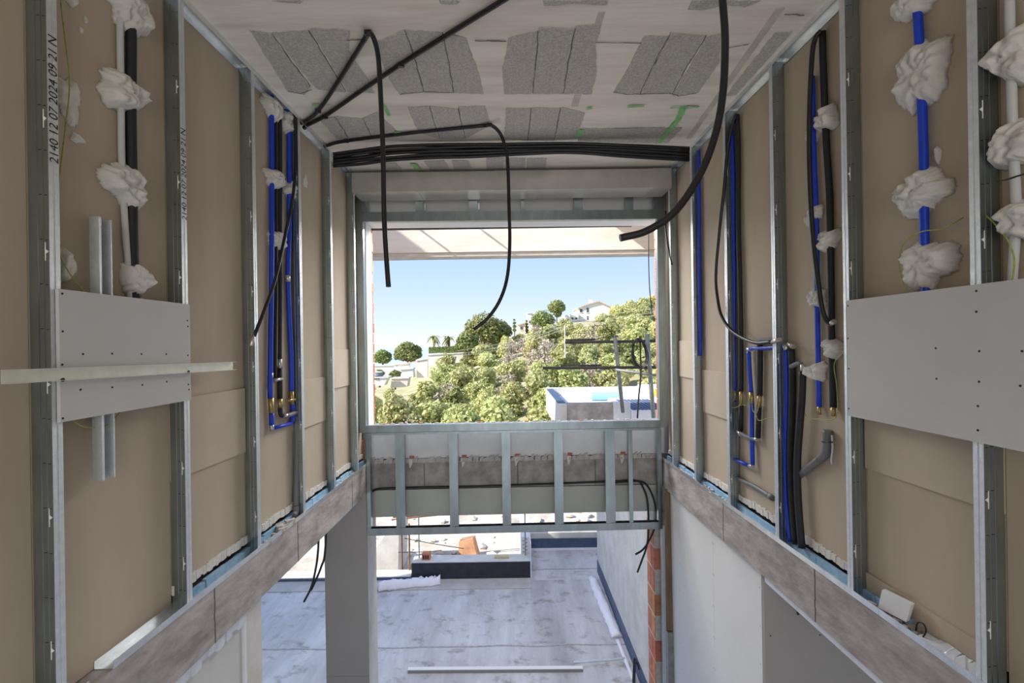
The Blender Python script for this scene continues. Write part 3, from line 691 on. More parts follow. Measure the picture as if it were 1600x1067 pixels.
# ================================================================ PLASTER DABS
def dab(side, box, label, seed, h=.06, group=None, nb=None):
    R = random.Random(seed); u0, v0, u1, v1 = box; nb = NB - .0008 if nb is None else nb
    c = onW(side, (u0 + u1) / 2, (v0 + v1) / 2, nb); e = onW(side, u0, (v0 + v1) / 2, nb); e2 = onW(side, u1, (v0 + v1) / 2, nb)
    ry = abs(e2.y - e.y) / 2; rz = abs(onW(side, (u0 + u1) / 2, v0, nb).z - onW(side, (u0 + u1) / 2, v1, nb).z) / 2
    m = MB(); NR, NS = 12, 84
    nl = R.choice((3, 3, 4)) if h > .03 else 3; lobes = [(0, 0, .68)]
    for i in range(nl):
        an = 6.28 * (i + R.uniform(-.25, .25)) / nl + seed; lobes.append((.50 * math.cos(an), .50 * math.sin(an), R.uniform(.40, .62)))
    def nz(y, z, s): return noise.noise((y * s + seed * 3.1, z * s, seed))
    m.v.append(W(side, c.y, c.z, nb - h * .8))
    RA = []
    for k in range(NS):
        a = 2 * math.pi * k / NS; ca, sa = math.cos(a), math.sin(a); best = .4
        for lx, lz, lr in lobes:
            bq = lx * ca + lz * sa; dq = bq * bq - (lx * lx + lz * lz - lr * lr)
            if dq > 0: best = max(best, bq + math.sqrt(dq))
        RA.append(best * (1 + .16 * noise.noise((ca * 4 + seed, sa * 4, 2)) + .10 * noise.noise((ca * 11 + seed, sa * 11, 5)) + .05 * R.uniform(-1, 1)))
    for i in range(1, NR + 1):
        for k in range(NS):
            a = 2 * math.pi * k / NS; t = i / NR; rr = RA[k] * t + (sum(RA[(k + j) % NS] for j in range(-6, 7)) / 13 - RA[k]) * t * (1 - t)
            y = c.y + math.cos(a) * ry * rr; z = c.z + math.sin(a) * rz * rr
            ed = min(1, (1 - t) * 2.6); ed = ed * ed * (3 - 2 * ed)
            hh = h * (ed * (.62 + .55 * abs(nz(y, z, 11)) + .40 * abs(nz(y + 3, z, 26)) + .10 * nz(y, z, 60)) + .10 + .06 * nz(y, z, 40)) if i < NR else 0
            m.v.append(W(side, y, z, nb - max(0.0, hh)))
    for k in range(NS): m.face((0, 1 + k, 1 + (k + 1) % NS))
    for i in range(NR - 1):
        for k in range(NS): m.face((1 + i * NS + k, 1 + (i + 1) * NS + k, 1 + (i + 1) * NS + (k + 1) % NS, 1 + i * NS + (k + 1) % NS))
    m.face([1 + (NR - 1) * NS + k for k in range(NS)])
    o = m.obj('plaster_dab', PLAST, smooth=True); return tag(o, label, 'plaster', group)
a1 = lambda x0, y0, x1, y1: (x0 / 2.965, y0 / 2.965, x1 / 2.965, y1 / 2.965)
a2 = lambda x0, y0, x1, y1: (x0 / 2.965, 340 + y0 / 2.965, x1 / 2.965, 340 + y1 / 2.965)
r1 = lambda x0, y0, x1, y1: (1280 + x0 / 2.9625, y0 / 2.9625, 1280 + x1 / 2.9625, y1 / 2.9625)
r2 = lambda x0, y0, x1, y1: (1280 + x0 / 2.809, 340 + y0 / 2.809, 1280 + x1 / 2.809, 340 + y1 / 2.809)
r3 = lambda x0, y0, x1, y1: (1040 + x0 / 2.807, 100 + y0 / 2.807, 1040 + x1 / 2.807, 100 + y1 / 2.807)
r4 = lambda x0, y0, x1, y1: (1040 + x0 / 2.54, 460 + y0 / 2.54, 1040 + x1 / 2.54, 460 + y1 / 2.54)
l4 = lambda x0, y0, x1, y1: (360 + x0 / 2.963, 80 + y0 / 2.963, 360 + x1 / 2.963, 80 + y1 / 2.963)
GD = 'plaster dabs fixing pipes to the boards'
DL = [(-1, a1(490, -60, 695, 165), 'plaster dab at the top of the white and black pipes, cut by the picture edge', .062), (-1, a1(440, 335, 680, 535), 'plaster dab second from the top on the white and black pipes', .066),
      (-1, a1(455, 755, 680, 975), 'plaster dab on the white and black pipes just above the short steel channel', .066), (-1, a2(525, 185, 695, 385), 'plaster dab on the white and black pipes at the panel top edge', .066),
      (-1, a1(245, 340, 370, 585), 'flat plaster smear beside the printed stud, under the green wire', .02), (-1, a2(245, 140, 328, 330), 'plaster dab beside the printed stud just above the left panel', .04),
      (-1, a1(290, -30, 360, 28), 'small plaster smear at the very top beside the printed stud', .02), (-1, a1(385, 72, 406, 110), 'tiny plaster spot upper right of the printed stud', .006),
      (-1, a1(365, 122, 385, 158), 'tiny plaster spot below another spot by the printed stud', .006), (-1, a1(318, 615, 400, 672), 'small thin plaster smear below the green wire bend', .008),
      (-1, l4(132, 200, 228, 325), 'top plaster dab on the left blue pipe of the left wall', .066), (-1, l4(215, 255, 298, 392), 'top plaster dab on the right blue pipe of the left wall', .066),
      (-1, l4(145, 530, 248, 655), 'middle plaster dab on the left blue pipe of the left wall', .066), (-1, l4(240, 588, 288, 692), 'small plaster dab on the right blue pipe, behind the black cable', .066),
      (-1, l4(160, 820, 242, 925), 'lowest plaster dab on the left blue pipe of the left wall', .062), (-1, l4(335, 565, 356, 640), 'thin plaster streak beside the fourth left stud', .006),
      (1, r1(340, -60, 590, 100), 'plaster dab on the wide blue pipe at the picture top', .066), (1, r1(355, 165, 650, 500), 'big plaster dab on the wide blue pipe, second from the top', .070),
      (1, r1(355, 765, 640, 1005), 'plaster dab in the middle of the wide blue pipe', .068), (1, r2(355, 65, 608, 325), 'plaster dab on the wide blue pipe just above the big panel', .066),
      (1, r1(785, 95, 1060, 420), 'large plaster dab at the right picture edge, upper of three', .07), (1, r1(795, 535, 1080, 810), 'large plaster dab at the right picture edge, middle of three', .07),
      (1, r1(850, 900, 1080, 1130), 'plaster dab at the right picture edge, lowest of three', .07), (1, r1(538, 662, 568, 760), 'small plaster drip right of the wide blue pipe', .012),
      (1, r3(680, 172, 778, 308), 'top plaster dab on the slim black pipe of the right wall', .07), (1, r3(605, 258, 690, 385), 'thin plaster smear behind the long hanging black cable', .012),
      (1, r3(648, 616, 706, 686), 'small plaster dab on the thin blue pipe of the right wall', .062), (1, r3(684, 712, 782, 836), 'plaster dab in the middle of the slim black pipe', .066),
      (1, r3(640, 975, 716, 1080), 'small plaster dab on the thin blue pipe above the cable end', .05), (1, r4(640, 160, 718, 258), 'plaster dab on the slim black pipe below the cable end', .066),
      (1, r4(568, 262, 652, 352), 'plaster dab low on the thin blue pipe of the right wall', .062), (1, r3(605, 655, 640, 715), 'faint plaster spot left of the thin blue pipe', .006)]
for i, (s, b, lab, h) in enumerate(DL): dab(s, b, lab, 20 + i, h * .95 if h > .03 else h, GD if h > .03 else 'thin plaster smears on the boards')

# ================================================================ PIPES AND CABLES
def run(name, side, pts, n, r, mt, label, cat, seg=12, sub=5, group=None, parent=None):
    P = [onW(side, p[0], p[1], p[2] if len(p) > 2 else n) for p in pts]
    o = MB().tube(P, r, seg, sub=sub).obj(name, mt, parent, smooth=True)
    return tag(o, label, cat, group) if parent is None else o
def collar(parent, side, u0, v0, u1, v1, n, r, mt, name='fitting'):
    MB().tube([onW(side, u0, v0, n), onW(side, u1, v1, n)], r, 10).obj(name, mt, parent, smooth=True)
# left wall, near bay
run('conduit', -1, [(187, -40), (187.5, 60), (189, 160), (190, 250), (196, 360), (202, 430), (205, 500)], .058, .0125, WCON, 'white rigid conduit on the left wall between the two near studs', 'conduit')
run('insulated_pipe', -1, [(201, -30), (205, 60), (204.5, 160), (206, 270), (207, 350), (209, 420), (213, 500)], .050, .0195, BLACK, 'black insulated pipe beside the white conduit on the left wall', 'pipe')
run('earth_wire', -1, [(93, -20), (96, 15), (104, 80), (108.5, 135), (102, 200), (95, 258), (90, 300)], .035, .0022, WIRE, 'green earth wire bowing out beside the printed stud', 'wire', 6)
run('earth_wire', -1, [(92, 390), (98, 408), (112, 432), (128, 452), (140, 475)], .030, .0022, WIRE, 'short green earth wire slipping behind the left panel top', 'wire', 6)
run('earth_wire', -1, [(108, 650), (118, 660), (135, 667.5), (162, 666), (178, 655), (190, 640)], .030, .0022, WIRE, 'green earth wire sagging below the left panel', 'wire', 6)
# along the top of the left boards
P = [onW(-1, u, v, .085) for u, v in ((285, -2), (340, 55), (388, 105), (412, 136), (424, 152))]
tag(MB().tube(P, .016, 10).obj('blue_pipe', BLUE, smooth=True), 'blue pipe running under the ceiling along the left board tops', 'pipe')
# left wall pipe group
def pgroup(name, side, at, label, cat='pipe'): return thing(name, onW(side, *at), label, cat)
b = pgroup('blue_pipe', -1, (424, 671, .05), 'left blue pipe of the left wall, turning into a short link at its foot')
run('pipe', -1, [(424, 150), (424.5, 250), (424.5, 350), (424, 450), (422.5, 540), (422, 622)], .052, .0165, BLUE, '', '', parent=b)
run('pipe', -1, [(424, 643), (424.5, 668)], .052, .0165, BLUE, '', '', parent=b); run('link', -1, [(427, 669), (455, 661.5)], .052, .013, BLUE, '', '', parent=b)
collar(b, -1, 423, 622, 424, 645, .050, .018, BRASS); collar(b, -1, 422.5, 583, 422.8, 590, .052, .0175, CHROME); collar(b, -1, 424, 664, 425, 672, .05, .015, CHROME, 'elbow')
b = pgroup('blue_pipe', -1, (457, 660, .05), 'right blue pipe of the left wall, ending in a brass valve')
run('pipe', -1, [(443, 160), (450, 180), (452, 210), (452, 290), (452, 360), (450, 425), (451.5, 480), (455, 560), (455.5, 613)], .052, .0165, BLUE, '', '', parent=b)
run('pipe', -1, [(457, 631), (458, 645), (456, 660)], .052, .0165, BLUE, '', '', parent=b); collar(b, -1, 455.5, 611, 456, 632, .05, .016, BRASS, 'valve'); collar(b, -1, 449, 626, 461, 624, .035, .010, BRASS, 'valve_handle')
collar(b, -1, 449.5, 430, 450, 440, .03, .016, CHROME, 'clip')
b = pgroup('insulated_pipe', -1, (438, 650, .055), 'slim black insulated pipe between the blue pipes of the left wall')
run('pipe', -1, [(437, 170), (438, 250), (437.5, 350), (438, 450), (437, 563)], .056, .0135, BLACK, '', '', parent=b)
run('pipe', -1, [(437.5, 573), (437.5, 625)], .056, .0165, BLACK, '', '', parent=b); run('pipe', -1, [(437.5, 637), (439, 648), (446, 650)], .052, .016, BLACK, '', '', parent=b)
collar(b, -1, 437, 561, 437.3, 575, .055, .014, CHROME); collar(b, -1, 437.5, 623, 437.5, 638, .053, .016, BRASS); collar(b, -1, 443, 650, 452, 648, .04, .013, CHROME, 'elbow')
b = pgroup('insulated_pipe', -1, (431, 590, .055), 'thinner black pipe touching the left blue pipe of the left wall')
run('pipe', -1, [(430.5, 170), (431, 260), (431, 360), (431.5, 450), (430, 540), (430, 592)], .060, .0115, BLACK, '', '', parent=b); collar(b, -1, 428, 594, 441, 592, .045, .011, CHROME, 'tee')
b = pgroup('waste_pipe', -1, (463, 803, .05), 'tall grey waste pipe at the foot of the left wall')
run('pipe', -1, [(463, 655), (464, 700), (463, 760), (462, 792)], .048, .022, GREYP, '', '', parent=b); run('elbow', -1, [(462, 790), (461.5, 800), (457, 806)], .046, .024, GREYP, '', '', parent=b)
run('branch', -1, [(448, 650), (460, 645), (470, 641)], .040, .016, GREYP, '', '', parent=b); collar(b, -1, 463.4, 650, 463.6, 662, .048, .024, GREYP, 'socket')
b = pgroup('cable', -1, (395, 535, .0), 'black cable hanging from the left ceiling track and swinging across the blue pipes', 'cable')
run('sheath', -1, [(452, 165, .03), (460, 185, .01), (462, 249, 0), (457, 310, -.02), (442, 384, -.05), (429, 440, -.06), (411, 490, -.05), (396, 528, -.03)], 0, .0105, CABLE, '', '', parent=b)
collar(b, -1, 398, 521, 392, 541, -.03, .0115, CHROME, 'sleeve')

# ceiling cables
def zc(u, v, dz=.016): return atZ(u, v, ZC - dz)
def clip(parent, p): 
    m = MB(); m.box(p.x - .018, p.x + .018, p.y - .010, p.y + .010, ZC - .035, ZC - .009); m.obj('clip', CABLE, parent)
def hang(u, v, y): return atY(u, v, y)
b = thing('cable', zc(575, 52), 'black cable clipped to the ceiling, its long end hanging left of the window centre', 'cable')
p0 = zc(575, 55); y = p0.y
MB().tube([W(-1, zc(474, 190).y, ZC - .03, .02), zc(476, 190), zc(497, 173), zc(530, 125), zc(575, 53)], .013, 10).obj('sheath', CABLE, b, smooth=True)
MB().tube([zc(571, 58, .024), zc(576, 52, .024), hang(584, 60, y + .02), hang(591, 90, y + .03), hang(595, 156, y + .03), hang(598.5, 240, y + .02), hang(600, 330, y), hang(603, 390, y - .02), hang(607, 448, y - .04)], .0135, 10).obj('hanging_end', CABLE, b, smooth=True)
for q in ((497, 172), (575, 50)): clip(b, zc(*q))
b = thing('cable', zc(627, 100), 'black cable clipped slantwise across the ceiling towards the camera', 'cable')
MB().tube([W(-1, zc(474, 198).y, ZC - .03, .02), zc(477, 197), zc(508, 181), zc(560, 145), zc(627, 100), zc(700, 54), zc(787, 0), zc(850, -40)], .0135, 10).obj('sheath', CABLE, b, smooth=True)
for q in ((508, 181), (627, 100)): clip(b, zc(*q))
b = thing('cable', zc(767, 195), 'black cable along the ceiling that drops in a curve at the window centre', 'cable')
y = zc(767, 195).y
MB().tube([W(-1, zc(509, 227).y, ZC - .03, .02), zc(512, 227), zc(541, 220), zc(640, 208), zc(764, 195.5)], .0135, 10).obj('sheath', CABLE, b, smooth=True)
MB().tube([zc(758, 196.5, .024), zc(768, 196, .024), hang(779, 205, y), hang(787, 221, y), hang(793, 250, y - .02), hang(795.5, 330, y - .05), hang(796.5, 380, y - .08), hang(793, 430, y - .10), hang(782, 467, y - .12), hang(763, 496, y - .13), hang(740, 515, y - .14)], .0135, 10).obj('hanging_end', CABLE, b, smooth=True)
for q in ((541, 219), (765, 194)): clip(b, zc(*q))
b = thing('cable', hang(970, 372, 2.1), 'thick black cable hanging in a big curve at the upper right', 'cable')
MB().tube([atZ(1126, -40, ZC - .002), hang(1129, 0, 2.1), hang(1133, 62, 2.1), hang(1130, 140, 2.08), hang(1119, 205, 2.05), hang(1096, 268, 2.02), hang(1057, 328, 2.0), hang(1012, 360, 2.0), hang(969, 372, 2.0)], .0165, 12).obj('sheath', CABLE, b, smooth=True)
# bundle
b = thing('cable_bundle', (0, 3.9, ZC - .15), 'thick bundle of black conduits slung across the room under the ceiling', 'cable')
R = random.Random(11)
for k in range(9):
    row, colm = k % 5, k // 5; pts = []
    for u, vt, vb in ((521, 241, 260), (565, 234, 257), (612, 229, 251), (680, 227, 247), (740, 226, 244), (820, 225.5, 241), (894, 225, 239), (980, 227, 244), (1077, 232, 251)):
        t = row / 4; pts.append(atY(u, vt + (vb - vt) * t + R.uniform(-1, 1), 3.85 + .035 * colm + R.uniform(-.01, .01)))
    MB().tube(pts, .0135, 8).obj('conduit', CABLE, b, smooth=True)
# right wall, near bays
run('blue_pipe', 1, [(1431, -40), (1434, 20), (1437, 75), (1440, 140), (1443, 230), (1444, 330), (1445, 400), (1447, 470)], .052, .0165, BLUE, 'wide blue pipe down the right wall into the big plasterboard panel', 'pipe')
run('conduit', 1, [(1577, -30), (1578, 40), (1580, 100), (1582, 190), (1586, 280), (1588, 340), (1582, 430), (1580, 470)], .050, .0135, WCON, 'white rigid conduit at the right picture edge', 'conduit')
run('cable_tie', 1, [(1559, 283, .03), (1572, 281, .0), (1590, 275, .0), (1615, 268, .03)], .02, .003, CABLE, 'black tie strap across the white conduit at the right picture edge', 'strap', 6)
run('earth_wire', 1, [(1540, 336), (1555, 350), (1573, 372), (1584, 400), (1584, 425), (1580, 445)], .02, .0026, WIRE, 'green earth wire beside the white conduit at the right picture edge', 'wire', 6)
run('earth_wire', 1, [(1505, 340, .06), (1472, 357, .04), (1440, 362, .03), (1413, 378, .04), (1405, 408, .05), (1410, 440, .04), (1418, 465, .03)], .04, .0024, WIRE, 'green earth wire looped round the wide blue pipe', 'wire', 6)
b = pgroup('cable', 1, (1300, 505, .02), 'long black cable hanging down the right wall to a grey tip', 'cable')
run('sheath', 1, [(1283, 48, .04), (1273, 62, .02), (1268, 100, .01), (1264.5, 200, .005), (1266, 290, .005), (1270, 367, .005), (1277, 430, 0), (1284, 480, 0), (1291, 500, .01), (1299, 506, .02)], 0, .0125, CABLE, '', '', parent=b)
collar(b, 1, 1297, 506, 1304, 502, .02, .013, CHROME, 'sleeve')
b = pgroup('insulated_pipe', 1, (1302, 650, .05), 'slim black insulated pipe hanging beside the long cable on the right wall')
run('pipe', 1, [(1285, 50), (1286.5, 110), (1291, 220), (1296, 300), (1298, 400), (1299, 500), (1300, 560), (1302, 637)], .054, .0165, BLACK, '', '', parent=b); collar(b, 1, 1302, 636, 1302.5, 650, .05, .012, BRASS)
b = pgroup('blue_pipe', 1, (1280, 648, .05), 'thin blue pipe left of the slim black pipe on the right wall')
run('pipe', 1, [(1269, 120), (1272, 250), (1275, 320), (1276.5, 400), (1277, 480), (1278.5, 560), (1280, 636)], .056, .0135, BLUE, '', '', parent=b); collar(b, 1, 1280, 635, 1280.5, 648, .053, .010, BRASS)
run('earth_wire', 1, [(1322, 548, .02), (1304, 567, .02), (1307, 600, .03), (1309, 640, .03), (1302, 655, .03), (1279, 655, .03), (1262, 652, .04), (1256, 640, .05)], .03, .0022, WIRE, 'green earth wire running past the two pipe ends of the right wall', 'wire', 6)
b = pgroup('waste_pipe', 1, (1255, 740, .05), 'grey elbow waste pipe slanting out of the right wall boards')
run('pipe', 1, [(1250, 742), (1266, 729), (1283, 716)], .050, .020, GREYP, '', '', parent=b, sub=2); run('elbow', 1, [(1281, 717), (1290, 708), (1292.5, 695), (1292.5, 672)], .050, .022, GREYP, '', '', parent=b)
collar(b, 1, 1284, 690, 1301, 691, .026, .0035, CABLE, 'tie'); run('string', 1, [(1300, 680), (1301, 700), (1299, 718), (1300, 725)], .03, .004, WCON, '', '', parent=b)
# right wall pipe group between the fourth and third stud
b = pgroup('blue_pipe', 1, (1147, 715, .05), 'left blue riser of the looped pipes on the right wall, feeding the lowest link')
run('pipe', 1, [(1143, 195), (1145.5, 260), (1146, 330), (1147, 420), (1147, 520), (1148.5, 611)], .050, .0135, BLUE, '', '', parent=b)
run('pipe', 1, [(1148, 625), (1146, 660), (1144, 712)], .048, .0150, BLUE, '', '', parent=b); run('link', 1, [(1145, 716.5), (1171, 728)], .045, .0135, BLUE, '', '', parent=b)
collar(b, 1, 1148.5, 610, 1148, 626, .050, .014, BRASS, 'valve'); collar(b, 1, 1143, 712, 1144, 720, .046, .014, CHROME, 'elbow'); collar(b, 1, 1171, 728, 1177, 729, .045, .014, CHROME, 'elbow')
b = pgroup('insulated_pipe', 1, (1157, 674, .05), 'left black riser of the looped pipes on the right wall')
run('pipe', 1, [(1152, 180), (1153.5, 240), (1154, 350), (1156.5, 450), (1158, 540), (1158, 612)], .050, .0165, BLACK, '', '', parent=b); run('pipe', 1, [(1158, 632), (1157, 674)], .050, .0165, BLACK, '', '', parent=b)
collar(b, 1, 1158, 611, 1158, 634, .048, .013, BRASS, 'valve'); run('link', 1, [(1157, 677), (1168, 683), (1180, 687)], .045, .014, mat('grey_foam', (.16, .17, .20), .7), '', '', parent=b); collar(b, 1, 1154, 674, 1158, 680, .044, .014, CHROME, 'elbow'); collar(b, 1, 1179, 686, 1184, 687, .044, .013, CHROME, 'elbow')
b = pgroup('blue_pipe', 1, (1175, 730, .05), 'right blue riser of the looped pipes, with a level blue arm on top')
run('pipe', 1, [(1170, 548), (1171.5, 580), (1174, 615)], .048, .0140, BLUE, '', '', parent=b); run('pipe', 1, [(1175, 628), (1175, 680), (1176, 726)], .048, .0150, BLUE, '', '', parent=b)
run('arm', 1, [(1172, 544), (1200, 544), (1224, 541)], .042, .0125, BLUE, '', '', parent=b); collar(b, 1, 1174, 613, 1175, 630, .046, .0155, BRASS, 'valve'); collar(b, 1, 1168, 545, 1173, 547, .045, .013, CHROME, 'elbow')
b = pgroup('insulated_pipe', 1, (1186, 684, .05), 'right black riser of the looped pipes, with a grey arm on top')
run('pipe', 1, [(1187.5, 536), (1187.5, 580), (1187, 618)], .050, .0185, BLACK, '', '', parent=b); run('pipe', 1, [(1186, 634), (1184.5, 684)], .050, .0165, BLACK, '', '', parent=b)
run('arm', 1, [(1187, 532), (1200, 531), (1222, 530)], .044, .0150, mat('grey_foam', (.16, .17, .20), .7), '', '', parent=b); collar(b, 1, 1187, 616, 1186, 636, .048, .015, BRASS, 'valve')
b = pgroup('waste_pipe', 1, (1152, 745, .05), 'slim grey waste pipe behind the looped pipes, turning along the slab')
run('pipe', 1, [(1152, 640), (1153, 690), (1151, 742)], .062, .0150, GREYP, '', '', parent=b); run('pipe', 1, [(1151, 743), (1156, 749), (1180, 761), (1204, 776)], .056, .0150, GREYP, '', '', parent=b)
for q in ((1150, 738, 1152, 747), (1202, 774, 1208, 779)): collar(b, 1, *q, .056, .018, GREYP, 'socket')
for i, (pts, lab) in enumerate((([(1148, 620), (1143, 632), (1147, 637), (1157, 632), (1160, 615)], 'earth wire loop across the left blue and black risers'), ([(1160, 632), (1166, 633), (1172, 622)], 'short earth wire link between the black and blue valves'),
              ([(1175, 625), (1176, 640), (1182, 645), (1187, 630)], 'earth wire loop across the right blue and black risers'), ([(1182, 650), (1186, 657), (1198, 654), (1211, 652)], 'earth wire leaving the right black riser sideways'))):
    run('earth_wire', 1, pts, .025, .0022, WIRE, lab, 'wire', 6)
b = pgroup('blue_pipe', 1, (1234, 845, .05), 'tall blue pipe right of the third right stud, reaching the slab')
run('pipe', 1, [(1228, 545), (1229, 580), (1229, 640), (1227, 700), (1227, 760), (1231, 810), (1235, 846)], .045, .0135, BLUE, '', '', parent=b); collar(b, 1, 1226, 538, 1229, 547, .042, .015, CHROME, 'elbow')
b = pgroup('insulated_pipe', 1, (1244, 850, .05), 'tall black insulated pipe just right of the tall blue pipe')
run('pipe', 1, [(1236, 545), (1238, 590), (1237, 650), (1235, 720), (1238, 790), (1243, 850)], .050, .0185, BLACK, '', '', parent=b); run('arm', 1, [(1236, 573), (1246, 568), (1252, 569)], .030, .013, mat('grey_foam', (.16, .17, .20), .7), '', '', parent=b); collar(b, 1, 1233, 537, 1240, 542, .042, .014, CHROME, 'elbow')
b = pgroup('insulated_pipe', 1, (1253, 856, .04), 'tallest black insulated pipe, rightmost of the three standing on the slab')
run('pipe', 1, [(1254, 580), (1253, 620), (1250, 660), (1246, 720), (1247, 780), (1253, 856)], .032, .0195, BLACK, '', '', parent=b); collar(b, 1, 1255, 569, 1254.5, 583, .033, .014, CHROME, 'elbow')
b = pgroup('cable', 1, (1217, 531, 0), 'thin black cable hanging by the fourth right stud and curving up to a grey tip', 'cable')
run('sheath', 1, [(1151, 178, .04), (1143, 200, .015), (1136, 242, 0), (1131, 300, -.01), (1123, 370, -.02), (1118.5, 430, -.02), (1121, 465, -.03), (1128, 495, -.03), (1146, 519, -.03), (1178, 535, -.03), (1208, 534, -.02)], 0, .0115, CABLE, '', '', parent=b)
collar(b, 1, 1206, 534.5, 1219, 530, -.02, .012, CHROME, 'sleeve')
run('blue_pipe', 1, [(1092, 235), (1092.5, 320), (1093, 420), (1094, 500), (1094.5, 556)], .045, .0135, BLUE, 'thin blue pipe beside the fifth right stud', 'pipe')
run('cable', 1, [(1040, 330, .03), (1040, 352, .0), (1043, 380, -.01), (1047, 400, .0), (1050, 413, .0)], .03, .008, CABLE, 'short black cable dangling in front of the last right stud', 'cable', 8)

# small cables at the far end
b = thing('cable_pair', E(1.4, 2.1, .1), 'two black cables bending down from the slab edge at the right of the hanging grid', 'cable')
MB().tube([onE(578, 771, .13), onE(592, 764, .14), onE(640, 762, .136), onE(740, 760, .136), onE(860, 756, .136), onE(960, 752, .136), onE(994, 751, .136), onE(1005, 762, .14), onE(1012, 785, .14), onE(1013, 830, .14), onE(1010, 855, .16), onE(1003, 875, .18), onE(996, 894, .2)], .011, 8).obj('sheath', CABLE, b, smooth=True)
MB().tube([onE(960, 754, .13), onE(1000, 752, .13), onE(1016, 766, .13), onE(1025, 795, .13), onE(1024, 820, .13), onE(1014, 845, .15), onE(1004, 859, .17), onE(993, 866, .2)], .011, 8).obj('sheath', CABLE, b, smooth=True)
b = thing('cable_pair', atY(478, 935, 4.5), 'two black cables hanging loose under the left slab beside the pillar', 'cable')
for pts in ([(500, 760), (498, 838), (496, 870), (492, 895), (486, 918), (475, 940)], [(512, 765), (508, 860), (502, 885), (494, 905), (486, 922)]):
    MB().tube([atY(u, v, 4.55) for u, v in pts], .011, 8).obj('sheath', CABLE, b, smooth=True)
b = atY(1016, 360, 5.5)
t = thing('thin_cable', b, 'thin dark cable hanging outside at the right of the window', 'cable')
MB().tube([Vector((*atY(1017, 340, 5.5).xy, 6.02)), atY(1017, 340, 5.5), atY(1014, 352, 5.5), atY(1013.5, 400, 5.5), atY(1015, 450, 5.5), atY(1019, 490, 5.5)], .006, 6).obj('sheath', CABLE, t, smooth=True)

# ================================================================ LOWER LEVEL THINGS
# leaning boards at the right jamb
o = MB().hexa([atY(u, v, y) for u, v, y in ((1041, 985, 4.70), (1053, 985, 4.70), (1053, 985, 4.74), (1041, 985, 4.74), (1038, 764, 4.72), (1047, 764, 4.72), (1047, 764, 4.76), (1038, 764, 4.76))]).obj('timber_board', WOOD)
tag(o, 'dark brown timber board standing at the right end under the slab', 'board')
a, c = atY(1048, 985, 4.72), atY(1050, 1067, 4.72)
o = MB().box(a.x - .04, a.x + .035, 4.69, 4.75, 0, a.z - .002).obj('grey_post', POLE); tag(o, 'grey post carrying the dark brown timber board', 'post')
x0, x1 = atY(1034, 900, 4.86).x, atY(1041, 900, 4.86).x
t = thing('upright_profile', (x0, 4.86, 0), 'pale steel profile standing beside the red bricks', 'profile')
MB().box(x0, x1, 4.86, 4.862, 0, 2.30).obj('web', KNURL, t); MB().box(x1 - .002, x1, 4.862, 4.90, 0, 2.30).obj('flange', STEEL, t); MB().box(x0, x0 + .002, 4.862, 4.90, 0, 2.30).obj('flange', STEEL, t)
# rail, slat and felt on the deck
p, q = atZ(637, 1052, 0), atZ(911, 1050, 0)
t = thing('long_rail', (p + q) / 2, 'long metal rail lying on the terrace deck', 'rail')
MB().hexa([p, q, q + Vector((0, .05, 0)), p + Vector((0, .05, 0)), p + Vector((0, 0, .04)), q + Vector((0, 0, .04)), q + Vector((0, .05, .04)), p + Vector((0, .05, .04))]).obj('channel', mat('dull_rail', (.34, .33, .31), .6, .3), t)
MB().hexa([p + Vector((0, -.004, .040)), q + Vector((0, -.004, .040)), q + Vector((0, .054, .040)), p + Vector((0, .054, .040)), p + Vector((0, -.004, .046)), q + Vector((0, -.004, .046)), q + Vector((0, .054, .046)), p + Vector((0, .054, .046))]).obj('top_lip', PLBW, t)
p, q = atZ(897, 1037, 0), atZ(977, 1031, 0)
o = MB().hexa([p, q, q + Vector((0, .035, 0)), p + Vector((0, .035, 0)), p + Vector((0, 0, .014)), q + Vector((0, 0, .014)), q + Vector((0, .035, .014)), p + Vector((0, .035, .014))]).obj('metal_batten', STEEL2); tag(o, 'short thin slat lying on the deck near the right wall', 'slat')
def drape(pts, w, h, label, seed, nw=6):
    R = random.Random(seed); m = MB(); n = len(pts)
    for i, p in enumerate(pts):
        d = (pts[min(i + 1, n - 1)] - pts[max(i - 1, 0)]).normalized(); s_ = Vector((-d.y, d.x, 0))
        for k in range(nw):
            t = k / (nw - 1) - .5; hh = h * max(0, (1 - 3.2 * t * t)) * R.uniform(.55, 1.1) + .004
            m.v.append(p + s_ * (t * w * R.uniform(.8, 1.15)) + Vector((0, 0, hh)))
    for i in range(n - 1):
        for k in range(nw - 1): m.face((i * nw + k, i * nw + k + 1, (i + 1) * nw + k + 1, (i + 1) * nw + k))
    b = len(m.v); m.v += [Vector((v.x, v.y, .002 + pts[0].z)) for v in m.v[:b]]
    for i in range(n - 1):
        for k in range(nw - 1): m.face((b + i * nw + k, b + (i + 1) * nw + k, b + (i + 1) * nw + k + 1, b + i * nw + k + 1))
    for i in range(n - 1):
        for k in (0, nw - 1): m.face((i * nw + k, (i + 1) * nw + k, b + (i + 1) * nw + k, b + i * nw + k))
    for i in (0, n - 1):
        for k in range(nw - 1): m.face((i * nw + k, i * nw + k + 1, b + i * nw + k + 1, b + i * nw + k))
    return tag(m.obj('felt_strip', FELT, smooth=True), label, 'felt')
a, c = atZ(592, 920, .013), atZ(688, 910, .013); drape([a.lerp(c, i / 22) for i in range(23)], .20, .14, 'crumpled white felt heaped against the black upstand', 3)
a, c = atZ(926, 905, 0), atZ(965, 997, 0); drape([a.lerp(c, i / 26) for i in range(27)], .16, .07, 'white felt strip turned up along the right terrace wall', 5)
a, c = atZ(965, 1000, 0), atZ(990, 1063, 0); drape([a.lerp(c, i / 12) for i in range(13)], .05, .012, 'thin white felt edge along the foot of the right terrace wall', 8)
p = atZ(1005, 1060, .0)
